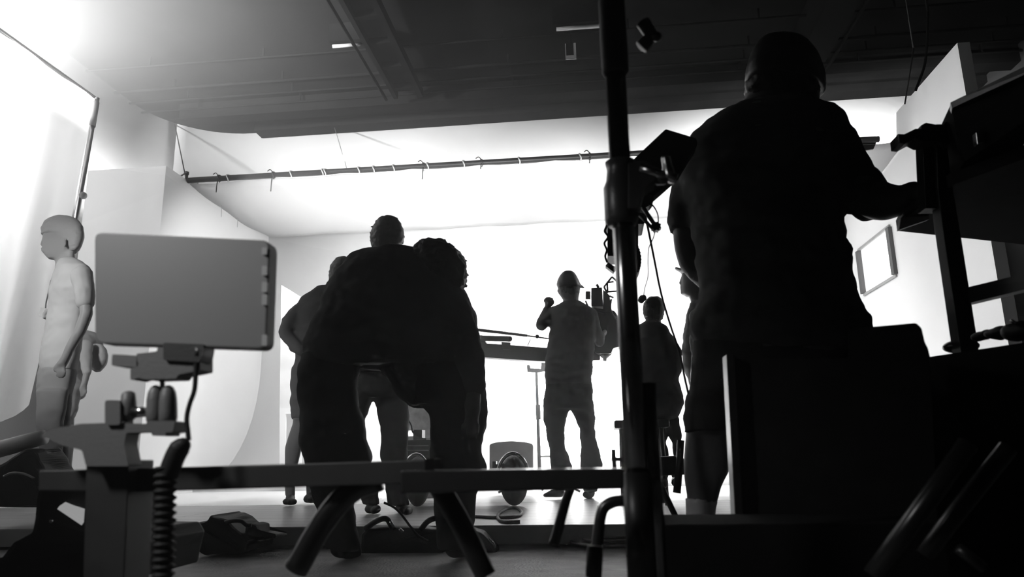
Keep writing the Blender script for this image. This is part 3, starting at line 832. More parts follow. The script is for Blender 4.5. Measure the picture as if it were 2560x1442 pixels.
f.rows('shirt', [(648, 144, 192, .07), (660, 140, 212, .12), (675, 136, 228, .18), (700, 127, 230, .21), (736, 119, 226, .21), (771, 120, 220, .18), (800, 115, 214, .17), (838, 108, 208, .165), (880, 100, 203, .17), (898, 97, 200, .175), (915, 99, 195, .175), (930, 101, 190, .17)])
f.tube('shirt', [(205, 690, 27, -.17), (212, 730, 24, -.2), (213, 755, 22, -.2)])
f.tube('skin', [(214, 752, 16, -.2), (216, 785, 15, -.21), (200, 828, 14, -.22), (176, 868, 12, -.23), (165, 893, 11, -.23), (156, 908, 12, -.23)])
for k, (x, y) in enumerate(((140, 938), (147, 943), (155, 944), (162, 940))):
    f.finger([(149 + k * 4, 914, -.23), ((149 + k * 4 + x) / 2 + 1, (914 + y) / 2 + 2, -.235), (x, y, -.225)], 4.2)
f.finger([(147, 906, -.23), (138, 916, -.24), (135, 926, -.235)], 4.4)
f.tube('shirt', [(165, 700, 24, .15), (160, 760, 20, .18)]); f.tube('skin', [(160, 760, 14, .18), (140, 800, 11, .1), (122, 792, 9, .02)])
for k in range(4):
    f.finger([(120, 782 + k * 5, .02), (112, 781 + k * 5, .0), (108, 783 + k * 4, -.02)], 3.4)
f.finger([(124, 786, .0), (118, 777, -.02), (112, 774, -.02)], 3.6)
f.rows('trousers', [(920, 97, 192, .165), (940, 93, 190, .17), (965, 91, 186, .17), (985, 92, 182, .17)])
f.rows('trousers', [(975, 91, 172, .09), (1020, 91, 168, .09), (1052, 88, 160, .085), (1100, 96, 158, .08), (1160, 104, 156, .07), (1220, 110, 154, .065), (1268, 112, 152, .065)], dy=-.09)
f.rows('trousers', [(975, 100, 182, .09), (1060, 110, 176, .085), (1160, 124, 172, .07), (1258, 130, 168, .065)], dy=.09)
f.tube('shoe', [(138, 1276, 14, -.09), (112, 1280, 13, -.09), (100, 1283, 10, -.09)]); f.tube('shoe.b', [(154, 1266, 14, .09), (128, 1270, 13, .09), (116, 1273, 10, .09)])
f.finish(dict(dk, shirt=M['pshirt'], trousers=M['ptrousers'], hair=M['phair'], skin=M['pskin']), dict(shirt=.005, trousers=.005, hair=.003))

# --- person bending between the standing one and the monitor
f = Fig('person in shorts stooping with a lowered head, seen under the monitor at left', 4.7, (165, 1264), .010)
f.rows('hair', [(862, 228, 256, .06), (872, 217, 266, .085), (890, 212, 271, .095), (906, 214, 269, .09), (918, 222, 262, .075), (928, 236, 252, .045)])
f.tube('skin', [(232, 880, 16, 0), (215, 860, 15, 0)])
f.tube('shirt', [(176, 940, 34, 0), (192, 890, 37, 0), (214, 858, 34, 0)], 1.5)
f.tube('shirt', [(212, 865, 18, -.14), (216, 905, 15, -.16), (218, 930, 13, -.17)])
f.tube('skin', [(218, 928, 9, -.17), (212, 955, 8, -.18), (206, 972, 8, -.18)])
for k in range(4):
    f.finger([(201 + k * 4, 972, -.18), (200 + k * 4, 982, -.185), (201 + k * 3, 991, -.18)], 3)
f.finger([(212, 968, -.18), (216, 976, -.185), (215, 984, -.18)], 3)
f.tube('shorts', [(175, 945, 35, 0), (174, 975, 33, 0)], 1.4)
f.tube('shorts', [(176, 970, 30, -.08), (170, 1010, 25, -.09), (170, 1034, 21, -.09)]); f.tube('shorts', [(170, 970, 30, .08), (160, 1030, 22, .09)])
f.tube('skin', [(170, 1030, 15, -.09), (172, 1070, 12, -.07), (170, 1110, 14, -.09), (168, 1160, 11, -.09), (168, 1250, 8, -.09)])
f.tube('skin', [(158, 1030, 15, .09), (154, 1110, 13, .09), (152, 1246, 8, .09)])
f.tube('shoe', [(170, 1268, 11, -.09), (156, 1271, 10, -.2)]); f.tube('shoe.b', [(152, 1262, 11, .09), (140, 1265, 10, .0)])
f.finish(dict(dk, shirt=M['pshirt'], shorts=M['pshirt'], hair=M['phair'], skin=M['pskin']), dict(hair=.003))
# ------------------------------------------------------------------ equipment
def ptube(bm, pts, Y, rpx, seg=14, sp=0):          # tube through traced points at depth Y (points may carry their own dy)
    P, R = [], []
    for i, p in enumerate(pts):
        yy = Y + (p[2] if len(p) > 2 else 0)
        P.append(W(p[0], p[1], yy))
        R.append((rpx[i] if isinstance(rpx, (list, tuple)) else rpx) * PX(p[0], p[1], yy))
    if sp:
        P2 = spline(P, sp); n = len(P2)
        R = [R[min(len(R) - 1, int(k / sp))] + (R[min(len(R) - 1, int(k / sp) + 1)] - R[min(len(R) - 1, int(k / sp))]) * ((k % sp) / sp) for k in range(n)]
        P = P2
    tube(bm, P, R, seg)
def part(name, bm, m, par, smooth=False, label=None):
    o = mesh_obj(name, bm, M[m] if isinstance(m, str) else m, par, smooth)
    if label:
        o['label'] = label
    return o
def roundpoly(pix, rad, n=4):
    out = []
    N = len(pix)
    for i in range(N):
        a, b, c = Vector(pix[i - 1]), Vector(pix[i]), Vector(pix[(i + 1) % N])
        r1 = min(rad, (a - b).length / 2.2); r2 = min(rad, (c - b).length / 2.2)
        p = b + (a - b).normalized() * r1; q = b + (c - b).normalized() * r2
        for k in range(n + 1):
            t = k / n
            out.append(tuple((1 - t) ** 2 * p + 2 * t * (1 - t) * b + t * t * q))
    return out
def plate(bm, pix, Y, th, rad=0, bev=0.0):
    n = bmesh.new()
    prism(n, [W(x, y, Y) for x, y in (roundpoly(pix, rad) if rad else pix)], (0, th, 0))
    bmesh.ops.recalc_face_normals(n, faces=n.faces)
    if bev:
        es = [e for e in n.edges if e.is_boundary or (len(e.link_faces) == 2 and e.calc_face_angle(0) > 1.0)]
        bmesh.ops.bevel(n, geom=es, offset=bev, segments=2, affect='EDGES', profile=.6)
    merge(bm, n)

# ---- field monitor, foreground left
YM = 0.95
c = W(450, 870, YM)
mo = thing('field_monitor', 'dark flat monitor on a ball mount, foreground left, seen from the back', 'monitor', c)
bm = bmesh.new(); plate(bm, [(236, 579), (674, 600), (664, 872), (237, 858)], YM, .028, 22, .0025); part('housing', bm, mat('glare_lifted_shell', .17, .5), mo)  # shell colour lifted to carry glare from the upper left
for y0, y1 in ((618, 636), (664, 688), (704, 730), (735, 762), (836, 864)):
    bm = bmesh.new(); plate(bm, [(655, y0), (668, y0 + 1), (667, y1), (654, y1)], YM - .004, .006, 3); part('socket', bm, 'grey', mo)
bm = bmesh.new(); plate(bm, [(408, 856), (510, 860), (506, 886), (498, 905), (408, 900)], YM - .005, .03, 5); part('battery_plate', bm, 'plastic', mo)
M['mplastic'] = mat('glare_lifted_plastic', .13, .5, bump=.05, bscale=200)  # paler copy of the black plastic, glare painted in
br = thing('ball_mount', 'black ball head and knobs holding the left foreground monitor', 'mount', W(400, 1060, YM))
bm = bmesh.new(); plate(bm, [(280, 885), (345, 889), (345, 918), (279, 914)], YM, .03, 5); part('plate_arm', bm, 'mplastic', br)
bm = bmesh.new(); plate(bm, [(341, 884), (392, 878), (394, 868), (500, 866), (500, 925), (446, 936), (440, 946), (362, 948), (346, 944), (326, 950), (326, 920), (341, 918)], YM, .035, 4); part('top_plate', bm, 'mplastic', br)
bm = bmesh.new(); ptube(bm, [(406, 940), (406, 975)], YM + .015, 6); part('stem', bm, 'chrome', br, True)
for s, cx in ((-1, 389), (1, 420)):
    bm = bmesh.new()
    prof_ = [(963, 4), (968, 12), (980, 18), (1000, 21), (1030, 22), (1046, 22), (1056, 19), (1060, 8)]
    ptube(bm, [(cx, y) for y, r in prof_], YM + .015, [r for y, r in prof_], 18); part('clamp_lobe', bm, 'mplastic', br, True)
bm = bmesh.new()
pr = [(978, 8), (984, 16), (1010, 19), (1035, 19), (1048, 15), (1052, 6)]
ptube(bm, [(321, y) for y, r in pr], YM + .015, [r for y, r in pr], 18); kn = part('knob', bm, 'mplastic', br, True)
bm = bmesh.new(); ptube(bm, [(335, 1030), (372, 1030)], YM + .015, [15, 11]); part('knob_shaft', bm, 'chrome', kn, True)
bm = bmesh.new(); plate(bm, [(366, 1052), (438, 1052), (431, 1080), (414, 1081), (413, 1089), (380, 1089), (379, 1081), (366, 1078)], YM, .035, 3); part('clamp_foot', bm, 'mplastic', br)
bm = bmesh.new(); plate(bm, [(180, 1063), (200, 1059), (262, 1057), (432, 1060), (430, 1080), (316, 1081), (310, 1110), (322, 1165), (215, 1165), (205, 1125), (150, 1112), (120, 1095), (100, 1093), (120, 1074)], YM + .005, .03, 6); part('support_arm', bm, 'mplastic', br)
bm = bmesh.new(); plate(bm, [(262, 1000), (300, 1000), (300, 1062), (262, 1062)], YM, .03, 8); part('peg', bm, 'mplastic', br)
# cable out of the monitor
bm = bmesh.new()
ptube(bm, [(497, 868), (497, 890)], YM, [11, 11]); 
cb = thing('monitor_cable', 'black cable curving down from the corner of the left monitor', 'cable', W(470, 1100, YM))
part('plug', bm, 'plastic', cb, True)
bm = bmesh.new(); ptube(bm, [(494, 890), (490, 925), (486, 975), (474, 1010), (467, 1045), (470, 1080), (472, 1100)], YM, [9, 6, 6, 6, 6, 6, 6], 12, 6); part('cord', bm, 'rubber', cb, True)
bm = bmesh.new(); ptube(bm, [(459, 1102), (450, 1118), (438, 1140), (428, 1165), (418, 1190)], YM, [15, 25, 25, 25, 24], 16, 5)
ball(bm, W(456, 1114, YM), 20 * PX(456, 1114, YM)); part('strain_relief', bm, 'rubber', cb, True)
bm = bmesh.new()
P, R_ = [], []
for k in range(150):
    y = 1165 + k * 2.0
    P.append(W(414 - (y - 1165) * .02, y, YM + .0)); R_.append((24 + 4.5 * math.sin(k * 2 * math.pi / 9.5)) * PX(410, y, YM))
ho = None
tube(bm, P, R_, 16); o = mesh_obj('ribbed_hose', bm, M['rubber'], cb, True)

# ---- rolling cart frame, foreground
YR = 1.0
rc = thing('rolling_cart', 'black tubular cart frame crossing the foreground near the floor', 'cart', W(800, 1200, YR))
M['ablack'] = mat('glare_lifted_black', .028, .5, var=.2, vscale=20)  # black lifted for the left side of the cart, glare in the colour
bm = bmesh.new(); plate(bm, [(96, 1176), (330, 1171), (1070, 1149), (1070, 1208), (330, 1230), (96, 1226)], YR, .05, 0, .002); part('left_rail', bm, 'ablack', rc)
bm = bmesh.new(); plate(bm, [(1062, 1146), (1084, 1146), (1084, 1212), (1062, 1212)], YR - .004, .06, 3); part('end_cap', bm, 'matte', rc)
bm = bmesh.new(); plate(bm, [(1000, 1176), (1560, 1170), (1560, 1222), (1000, 1234)], YR - .03, .05, 0, .003); part('right_rail', bm, mat('glossy_black', .03, .2), rc)
bm = bmesh.new(); plate(bm, [(215, 1150), (322, 1150), (320, 1200), (306, 1500), (206, 1500)], YR - .02, .06, 0, .002); part('upright', bm, 'ablack', rc)
def leg(pts, r, m='tubeblack'):
    bm = bmesh.new(); ptube(bm, pts, YR + .035, r, 16, 6); part('leg', bm, m, rc, True)
M['tubeblack'] = mat('satin_black_tube', .012, .3)
leg([(740, 1425), (790, 1335), (835, 1270), (885, 1222), (950, 1197)], [30, 30, 31, 31, 30])
leg([(1090, 1205), (1130, 1270), (1170, 1345), (1215, 1440)], 27)
leg([(1428, 1215, .25), (1412, 1260, .25), (1396, 1320, .25), (1384, 1362, .25)], [12, 12, 13, 14])
leg([(1560, 1250, .1), (1528, 1256, .1), (1506, 1276, .1), (1496, 1330, .1), (1484, 1440, .1)], [14, 15, 14, 14, 16])
bm = bmesh.new(); ptube(bm, [(1488, 1365), (1484, 1442)], YR + .08, 21); part('foot', bm, 'rubber', rc, True)

# ---- tall stand
YP = 1.1
st = thing('light_stand', 'tall dark metal stand with clamps, right of centre in the foreground', 'stand', W(1600, 1442, YP))
def vx(py, off=0):                                   # column follows the true vertical through its foot
    a = W(1568, 721, YP); return a
base = W(1567, 721, YP)
def vpt(y_px, dx=0.0, dy=0.0):                      # point on the vertical axis at image height y_px
    d = ray(1567, y_px)
    z = CAMZ + (d.z / d.y) * (YP + dy)
    return Vector((base.x + dx, YP + dy, z))
mp = PX(1567, 721, YP)
M['steel_tube'] = mat('black_chrome', .22, .2, metal=1.0, var=.15, vscale=40)
bm = bmesh.new(); tube(bm, [vpt(1450), vpt(150)], 27.5 * mp, 28); part('pole', bm, 'steel_tube', st, True)
bm = bmesh.new(); tube(bm, [vpt(1450, .022, .02), vpt(960, .022, .02)], 24 * mp, 22); part('outer_tube', bm, 'steel_tube', st, True)
bm = bmesh.new(); tube(bm, [vpt(1450, -.0), vpt(1180, -.0)], 34 * mp, 22); part('leg_collar', bm, 'black', st, True)
bm = bmesh.new(); tube(bm, [vpt(185, .0), vpt(178), vpt(120), vpt(40), vpt(-60)], [30 * mp, 36 * mp, 37 * mp, 36 * mp, 36 * mp], 22); part('top_sleeve', bm, 'rubber', st, True)
bm = bmesh.new(); tube(bm, [vpt(120, .045), vpt(95, .062), vpt(60, .05)], .012, 10); ball(bm, vpt(98, .068, -.02), .008); part('top_lever', bm, 'plastic', st, True)
bm = bmesh.new(); tube(bm, [vpt(562, -.002), vpt(548, -.002), vpt(470, -.002), vpt(455, -.001), vpt(425), vpt(405)], [36 * mp, 43 * mp, 44 * mp, 38 * mp, 36 * mp, 40 * mp], 26); part('clamp_sleeve', bm, 'plastic', st, True)
bm = bmesh.new(); plate(bm, [(1570, 405), (1612, 400), (1640, 418), (1640, 452), (1612, 470), (1600, 520), (1570, 520)], YP - .03, .04, 5, .002); cbk = part('clamp_block', bm, 'plastic', st)
bm = bmesh.new(); ptube(bm, [(1600, 420), (1640, 432), (1662, 440)], YP - .03, [13, 12, 12]); part('bolt', bm, 'chrome', cbk, True)
bm = bmesh.new(); ptube(bm, [(1664, 392), (1668, 412), (1676, 440), (1692, 448)], YP - .03, [11, 12, 16, 13], 14, 4); part('tee_handle', bm, 'chrome', cbk, True)
bm = bmesh.new(); ptube(bm, [(1640, 450), (1668, 446), (1692, 432)], YP - .02, [14, 16, 12], 14); part('knob', bm, 'plastic', st, True)
bm = bmesh.new(); plate(bm, [(1528, 1122), (1540, 1122), (1541, 1142), (1556, 1142), (1556, 1153), (1541, 1153), (1543, 1170), (1531, 1170), (1530, 1153), (1528, 1150)], YP + .1, .02); part('latch', bm, 'plastic', st)

# ---- tilted monitor and camera gear beyond the pole
YT = 2.0
tm = thing('tilted_monitor', 'black monitor tilted steeply, beside the large person’s left shoulder', 'monitor', W(1620, 500, YT))
bm = bmesh.new(); plate(bm, [(1560, 420), (1664, 322), (1741, 345), (1744, 360), (1700, 432), (1636, 488), (1600, 500)], YT, .06, 4, .002); part('housing', bm, 'black', tm)
bm = bmesh.new(); plate(bm, [(1596, 470), (1634, 490), (1634, 502), (1626, 512), (1612, 520), (1590, 515)], YT, .05, 3); part('bracket', bm, 'plastic', tm)
bm = bmesh.new(); ptube(bm, [(1608, 520), (1640, 566)], YT, [6, 5]); ptube(bm, [(1600, 538), (1632, 572)], YT, [5, 4]); ar = part('arm', bm, 'plastic', tm, True)
bm = bmesh.new()
c = W(1640, 568, YT); r = 13 * PX(1640, 568, YT)
prism(bm, [c + Vector(((r if k % 2 else r * .78) * math.cos(k * math.pi / 8), -.012, (r if k % 2 else r * .78) * math.sin(k * math.pi / 8))) for k in range(16)], (0, .024, 0)); part('star_knob', bm, 'plastic', ar)
bm = bmesh.new(); ptube(bm, [(1622, 508), (1634, 516), (1644, 535), (1646, 556)], YT - .01, [3, 2, 1.6, 1.6], 8, 6); part('cable', bm, 'rubber', tm, True)
rg = thing('camera_rig', 'black camera gear mostly hidden behind the tall stand', 'camera', W(1560, 700, 2.1))
bm = bmesh.new(); plate(bm, [(1512, 470), (1520, 458), (1610, 458), (1612, 560), (1516, 560)], 2.1, .12, 6); part('body', bm, 'black', rg)
bm = bmesh.new(); plate(bm, [(1519, 560), (1596, 560), (1596, 640), (1519, 640)], 2.1, .10, 3); part('battery', bm, 'black', rg)
bm = bmesh.new()
c = W(1572, 645, 2.1); r0 = 32 * PX(1572, 645, 2.1); r1 = 52 * PX(1572, 645, 2.1)
prism(bm, [c + Vector(((r0 * (1 if k % 2 else .94)) * math.cos(k * math.pi / 36), 0, (r1 * (1 if k % 2 else .97)) * math.sin(k * math.pi / 36))) for k in range(72)], (0, .09, 0)); part('follow_gear', bm, 'black', rg)
bm = bmesh.new(); ptube(bm, [(1518, 562), (1512, 578), (1520, 592), (1511, 608), (1517, 625), (1513, 640), (1518, 656)], 2.09, 3, 8, 5); part('cable', bm, 'rubber', rg, True)
bm = bmesh.new(); plate(bm, [(1520, 655), (1540, 668), (1534, 680), (1513, 664)], 2.1, .03, 1); part('hanging_box', bm, 'plastic', rg)
bm = bmesh.new(); tp_ = W(1572, 640, 2.15); tube(bm, [tp_, Vector((tp_.x, 2.15, -.085))], .013, 12); part('support_column', bm, 'black', rg, True)
def wire(name, pts, Y, r, label, m='rubber', sp=6, cat='cable', up=False):
    bm = bmesh.new(); ptube(bm, pts, Y, r, 8, sp)
    if up:
        t_ = W(pts[0][0], pts[0][1], Y)
        tube(bm, [t_, Vector((t_.x, t_.y, ZC))], r * PX(pts[0][0], pts[0][1], Y), 8)
    return tag(mesh_obj(name, bm, M[m], smooth=True), label, cat)
wire('cable', [(1609, 520), (1622, 580), (1636, 650), (1652, 730), (1672, 800), (1698, 880), (1712, 945), (1721, 985)], 2.05, 3, 'thick black cable slanting down from the tilted monitor to the right')
wire('cable', [(1637, 582), (1632, 598), (1622, 620), (1620, 650), (1620, 690), (1612, 720), (1609, 742)], 2.02, 1.4, 'thin wavy wire hanging below the star shaped knob')

# ---- cinema camera in front of the operator
YC = 5.85
cc = thing('cinema_camera', 'film camera with open top cage beside the operator in the cap', 'camera', W(1515, 905, YC))
bm = bmesh.new(); plate(bm, [(1478, 720), (1505, 718), (1508, 766), (1478, 765)], YC, .14, 1, .002); part('body', bm, 'black', cc)
bm = bmesh.new(); plate(bm, [(1508, 724), (1524, 738), (1528, 778), (1508, 778)], YC + .02, .14, 2); part('side_module', bm, 'black', cc)
bm = bmesh.new(); plate(bm, [(1464, 728), (1476, 728), (1476, 748), (1464, 748)], YC, .05, 2); part('viewfinder', bm, 'plastic', cc)
bm = bmesh.new(); ptube(bm, [(1492, 711), (1496, 719)], YC + .05, 3.4, 10); part('lug', bm, 'plastic', cc, True)
bm = bmesh.new()
for a, b in (((1510, 717), (1530, 692)), ((1518, 706), (1534, 704)), ((1518, 706), (1519, 730)), ((1518, 729), (1542, 728)), ((1530, 692), (1546, 706)), ((1510, 717), (1518, 733)), ((1524, 740), (1534, 744))):
    ptube(bm, [a, b], YC + .04, 2.4, 8)
part('top_cage', bm, 'plastic', cc, True)
bm = bmesh.new(); ptube(bm, [(1464, 752), (1472, 768), (1490, 775), (1515, 785)], YC - .02, [2, 2.5, 3, 3], 8, 5)
ptube(bm, [(1528, 748), (1526, 770), (1534, 790), (1548, 800)], YC - .02, 2.4, 8, 5); part('cables', bm, 'rubber', cc, True)
bm = bmesh.new(); plate(bm, [(1478, 768), (1536, 776), (1552, 800), (1552, 866), (1532, 870), (1528, 884), (1492, 884), (1480, 868)], YC + .03, .16, 6, .003); part('fluid_head', bm, 'black', cc)
bm = bmesh.new(); cpt = [(1512, 884), (1512, 892), (1512, 896), (1512, 902)]
ptube(bm, cpt, YC + .1, [18, 10, 5, 4], 14); part('levelling_bowl', bm, 'plastic', cc, True)
YJ = 5.9
# jib arm that carries it
jb = thing('jib_arm', 'black jib arm running from the bending person to the operator', 'jib arm', W(1290, 900, YJ))
bm = bmesh.new(); plate(bm, [(1165, 834), (1207, 838), (1215, 858), (1275, 862), (1375, 870), (1375, 904), (1320, 901), (1215, 893), (1165, 890)], YJ, .10, 2, .002); part('beam', bm, 'black', jb)
bm = bmesh.new(); ptube(bm, [(1190, 845), (1274, 847)], (YJ - .02), [7, 7]); ball(bm, W(1274, 847, (YJ - .02)), 7 * PX(1274, 847, (YJ - .02))); part('grip_handle', bm, 'rubber', jb, True)
bm = bmesh.new(); plate(bm, [(1253, 854), (1276, 856), (1274, 873), (1256, 872)], (YJ - .03), .03, 1); part('bracket', bm, 'plastic', jb)
bm = bmesh.new(); plate(bm, [(1365, 868), (1500, 872), (1500, 900), (1365, 905)], (YJ + .05), .3, 2); part('arm_end', bm, 'black', jb)
bm = bmesh.new(); ptube(bm, [(1165, 822), (1200, 825), (1318, 839)], (YJ + .05), [4.2, 4, 3.4], 10)
ptube(bm, [(1318, 839), (1376, 847)], (YJ + .05), [2, 1.6], 8)
ball(bm, W(1343, 841, (YJ + .05)), 5 * PX(1343, 841, (YJ + .05))); part('control_rod', bm, 'alu2' if 'alu2' in M else 'tubeblack', jb, True)
bm = bmesh.new(); ptube(bm, [(1326, 848), (1319, 864)], (YJ + .05), 1, 6); part('wire', bm, 'rubber', jb, True)
bm = bmesh.new(); tube(bm, [W(1165, 885, YJ), Vector((W(1165, 885, YJ).x, YJ, .02))], .05); part('column', bm, 'black', jb, True)

# light stand with yoke behind the operator
lf = WZ(1350, 1226, 0)
YL = 6.6
ys_ = thing('yoke_stand', 'slim stand with an open yoke at the top, left of the operator', 'stand', W(1347, 1170, YL))
bm = bmesh.new(); ptube(bm, [(1341, 930), (1347, 1120), (1350, 1210)], YL, [3, 4.5, 5], 12); part('pole', bm, 'black', ys_, True)
bm = bmesh.new(); ptube(bm, [(1345, 1012), (1346, 1048)], YL, [6, 6], 12); part('collar', bm, 'black', ys_, True)
bm = bmesh.new(); plate(bm, [(1317, 912), (1324, 912), (1326, 920), (1352, 922), (1354, 900), (1366, 900), (1366, 927), (1342, 931), (1318, 929)], YL, .03, 1); part('yoke', bm, 'grey', ys_)
for s in (-1, 1, 0):
    bm = bmesh.new(); tp = W(1349, 1190, YL); tube(bm, [tp + Vector((0, 0, .03)), Vector((tp.x + s * .35, YL + (.3 if s == 0 else -.12), .012))], .01, 8); part('leg', bm, 'black', ys_, True)
bm = bmesh.new(); plate(bm, [(1352, 1139), (1378, 1138), (1378, 1143), (1352, 1143)], YL, .02); part('brace', bm, 'grey', ys_)

# camera dolly with wheels and the gear on it
dl = thing('camera_dolly', 'low black dolly with fat round wheels behind the foreground rail', 'dolly', W(1170, 1258, 5.0))
for (cx, rx_) in ((1285, 36), (1045, 30)):
    cy = 1195; Yw = 4.85
    c = W(cx, cy, Yw); rz = 61 * PX(cx, cy, Yw); rxx = rx_ * PX(cx, cy, Yw)
    c.z = rz + .002
    bm = bmesh.new(); ball(bm, c, 1, rxx, .13, rz, 28, 18); wh = part('wheel', bm, 'rubber', dl, True)
    bm = bmesh.new()
    tube(bm, [c + Vector(((rxx + .012) * math.cos(a), -.06, (rz + .012) * math.sin(a))) for a in [math.pi * (k / 14) for k in range(2, 15)]], .012, 8); part('fender', bm, 'chrome', wh, True)
bm = bmesh.new(); a = W(1045, 1200, 4.95); b = W(1285, 1175, 4.95); box(bm, (a.x, 4.8, .10), (b.x, 5.15, .22), .01); part('chassis', bm, 'black', dl)
bm = bmesh.new(); plate(bm, [(1231, 1153), (1240, 1153), (1240, 1160), (1262, 1158), (1262, 1168), (1231, 1170)], 4.8, .06, 1); part('brake_lever', bm, 'plastic', dl)
bm = bmesh.new(); plate(bm, [(1010, 1100), (1080, 1098), (1080, 1180), (1010, 1180)], 5.2, .2, 1, .003); part('equipment_bay', bm, 'tubeblack', dl)
for y in (1112, 1124):
    bm = bmesh.new(); plate(bm, [(1016, y), (1070, y), (1070, y + 3), (1016, y + 3)], 5.18, .02); part('bay_rail', bm, 'alu', dl)
bm = bmesh.new(); plate(bm, [(1033, 1074), (1055, 1074), (1055, 1098), (1033, 1099)], 5.1, .1, 1); part('battery_box', bm, 'black', dl)
bm = bmesh.new(); ptube(bm, [(1018, 1045), (1028, 1062), (1032, 1080), (1050, 1094), (1066, 1097)], 5.08, 2, 8, 5); part('cable', bm, 'rubber', dl, True)
bm = bmesh.new()
n = bmesh.new(); plate(n, [(1012, 1010), (1086, 1005), (1092, 1060), (1080, 1094), (1056, 1095), (1050, 1074), (1012, 1076)], 5.9, .05, 5); merge(bm, n)
o = tag(mesh_obj('dust_sheet', bm, mat('pale_cloth', .55, .9, var=.35, vscale=14, bump=.8, bscale=12)), 'pale crumpled cloth seen through the gap between the legs', 'cloth')
cl2 = W(1050, 1215, 5.95)
bm = bmesh.new(); box(bm, (cl2.x - .16, 5.92, 0), (cl2.x + .16, 6.1, W(1050, 1090, 5.95).z)); tag(mesh_obj('apple_box', bm, M['wood']), 'plain box under the pale cloth behind the dolly', 'box')
# grey rounded case
bm = bmesh.new(); plate(bm, [(1223, 1225), (1223, 1110), (1240, 1105), (1278, 1102), (1316, 1105), (1333, 1110), (1333, 1225)], 6.0, .3, 6, .01)
o = tag(mesh_obj('grey_case', bm, M['grey']), 'grey box with softly curved top behind the dolly wheel', 'case')
# stool and low tray right of the pole
bm = bmesh.new()
sl = thing('low_stool', 'low dark stool under the person sitting behind the tall stand', 'stool', (W(1612, 1052, 4.9).x, 4.9, 0))
a = W(1600, 1052, 4.9)
box(bm, (a.x - .17, 4.72, a.z - .05), (a.x + .17, 5.06, a.z - .0), .01); part('seat', bm, 'black', sl)
for sx_ in (-1, 1):
    for sy_ in (-1, 1):
        bm = bmesh.new(); tube(bm, [(a.x + sx_ * .13, 4.89 + sy_ * .13, 0), (a.x + sx_ * .12, 4.89 + sy_ * .12, a.z - .04)], .014, 8); part('leg', bm, 'black', sl, True)
tq = thing('low_tripod', 'black low tray on a short post, right of the tall stand', 'stand', W(1700, 1232, 2.9))
bm = bmesh.new(); plate(bm, [(1600, 1144), (1692, 1139), (1722, 1150), (1722, 1186), (1600, 1192)], 2.9, .2, 2, .003); part('tray', bm, 'tubeblack', tq)
bm = bmesh.new(); ptube(bm, [(1702, 1100), (1698, 1170), (1692, 1232)], 2.88, [9, 9, 10]); part('post', bm, 'black', tq, True)
bm = bmesh.new(); p_ = W(1640, 1190, 3.0)
for q in ((-.12, 0), (.14, .15), (.02, .35)):
    tube(bm, [p_, Vector((p_.x + q[0], 3.0 + q[1], -.08))], .012, 8)
part('legs', bm, 'black', tq, True)

# ---- black flight-case trolley, right foreground
YB2 = 1.55
ct = thing('equipment_trolley', 'big black flight-case trolley in the right foreground', 'trolley', W(2080, 1400, YB2))
bm = bmesh.new()
prism(bm, [W(x, y, YB2) for x, y in ((1830, 895), (2324, 895), (2345, 1330), (2345, 1480), (1862, 1480))], (.14, .5, 0))
prism(bm, [W(x, y, YB2) for x, y in roundpoly([(2120, 822), (2200, 815), (2290, 807), (2304, 820), (2312, 856), (2320, 870), (2326, 897), (2120, 897)], 6)], (.14, .42, 0)); part('body', bm, 'black', ct)
bm = bmesh.new(); plate(bm, [(1816, 885), (1836, 885), (1858, 1292), (1838, 1292)], YB2 - .03, .05, 2, .002); part('corner_post', bm, 'tubeblack', ct)
bm = bmesh.new()
zt_ = W(1750, 1290, 1.45).z
a = W(1640, 1290, 1.3); b = W(2345, 1290, 1.3)
box(bm, (a.x, 1.28, zt_ - .16), (b.x, 1.5, zt_), .004); part('deck', bm, 'matte', ct)
bm = bmesh.new(); box(bm, (a.x + .01, 1.3, -.083), (b.x, 1.48, zt_ - .16)); part('underframe', bm, 'rubber', ct)
# folded stands leaning against it
for i, (pts, r, lab) in enumerate((([(2180, 1440), (2330, 1235), (2420, 1110)], 24, 'dark tube leaning at lower right, nearer the trolley'), ([(2310, 1390), (2400, 1270), (2520, 1120)], 22, 'dark tube leaning at lower right, further right'))):
    bm = bmesh.new(); ptube(bm, pts, 1.12 + .04 * i, r, 18)
    o = tag(mesh_obj('leaning_tube', bm, M['tubeblack'], smooth=True), lab, 'tube')
bm = bmesh.new(); ptube(bm, [(2395, 1370), (2460, 1420)], 1.12, 14); tag(mesh_obj('leaning_tube', bm, M['tubeblack'], smooth=True), 'short dark tube at the bottom right corner', 'tube')
cl = thing('clamp', 'small clamp catching a glint between the leaning tubes', 'clamp', W(2340, 1215, 1.25))
bm = bmesh.new(); ptube(bm, [(2331, 1208), (2338, 1225), (2356, 1224)], 1.25, [3, 3, 4], 8); part('lever', bm, 'chrome', cl, True)
bm = bmesh.new(); plate(bm, [(2325, 1222), (2360, 1222), (2350, 1245), (2330, 1245)], 1.26, .03, 3); part('jaw', bm, 'plastic', cl)

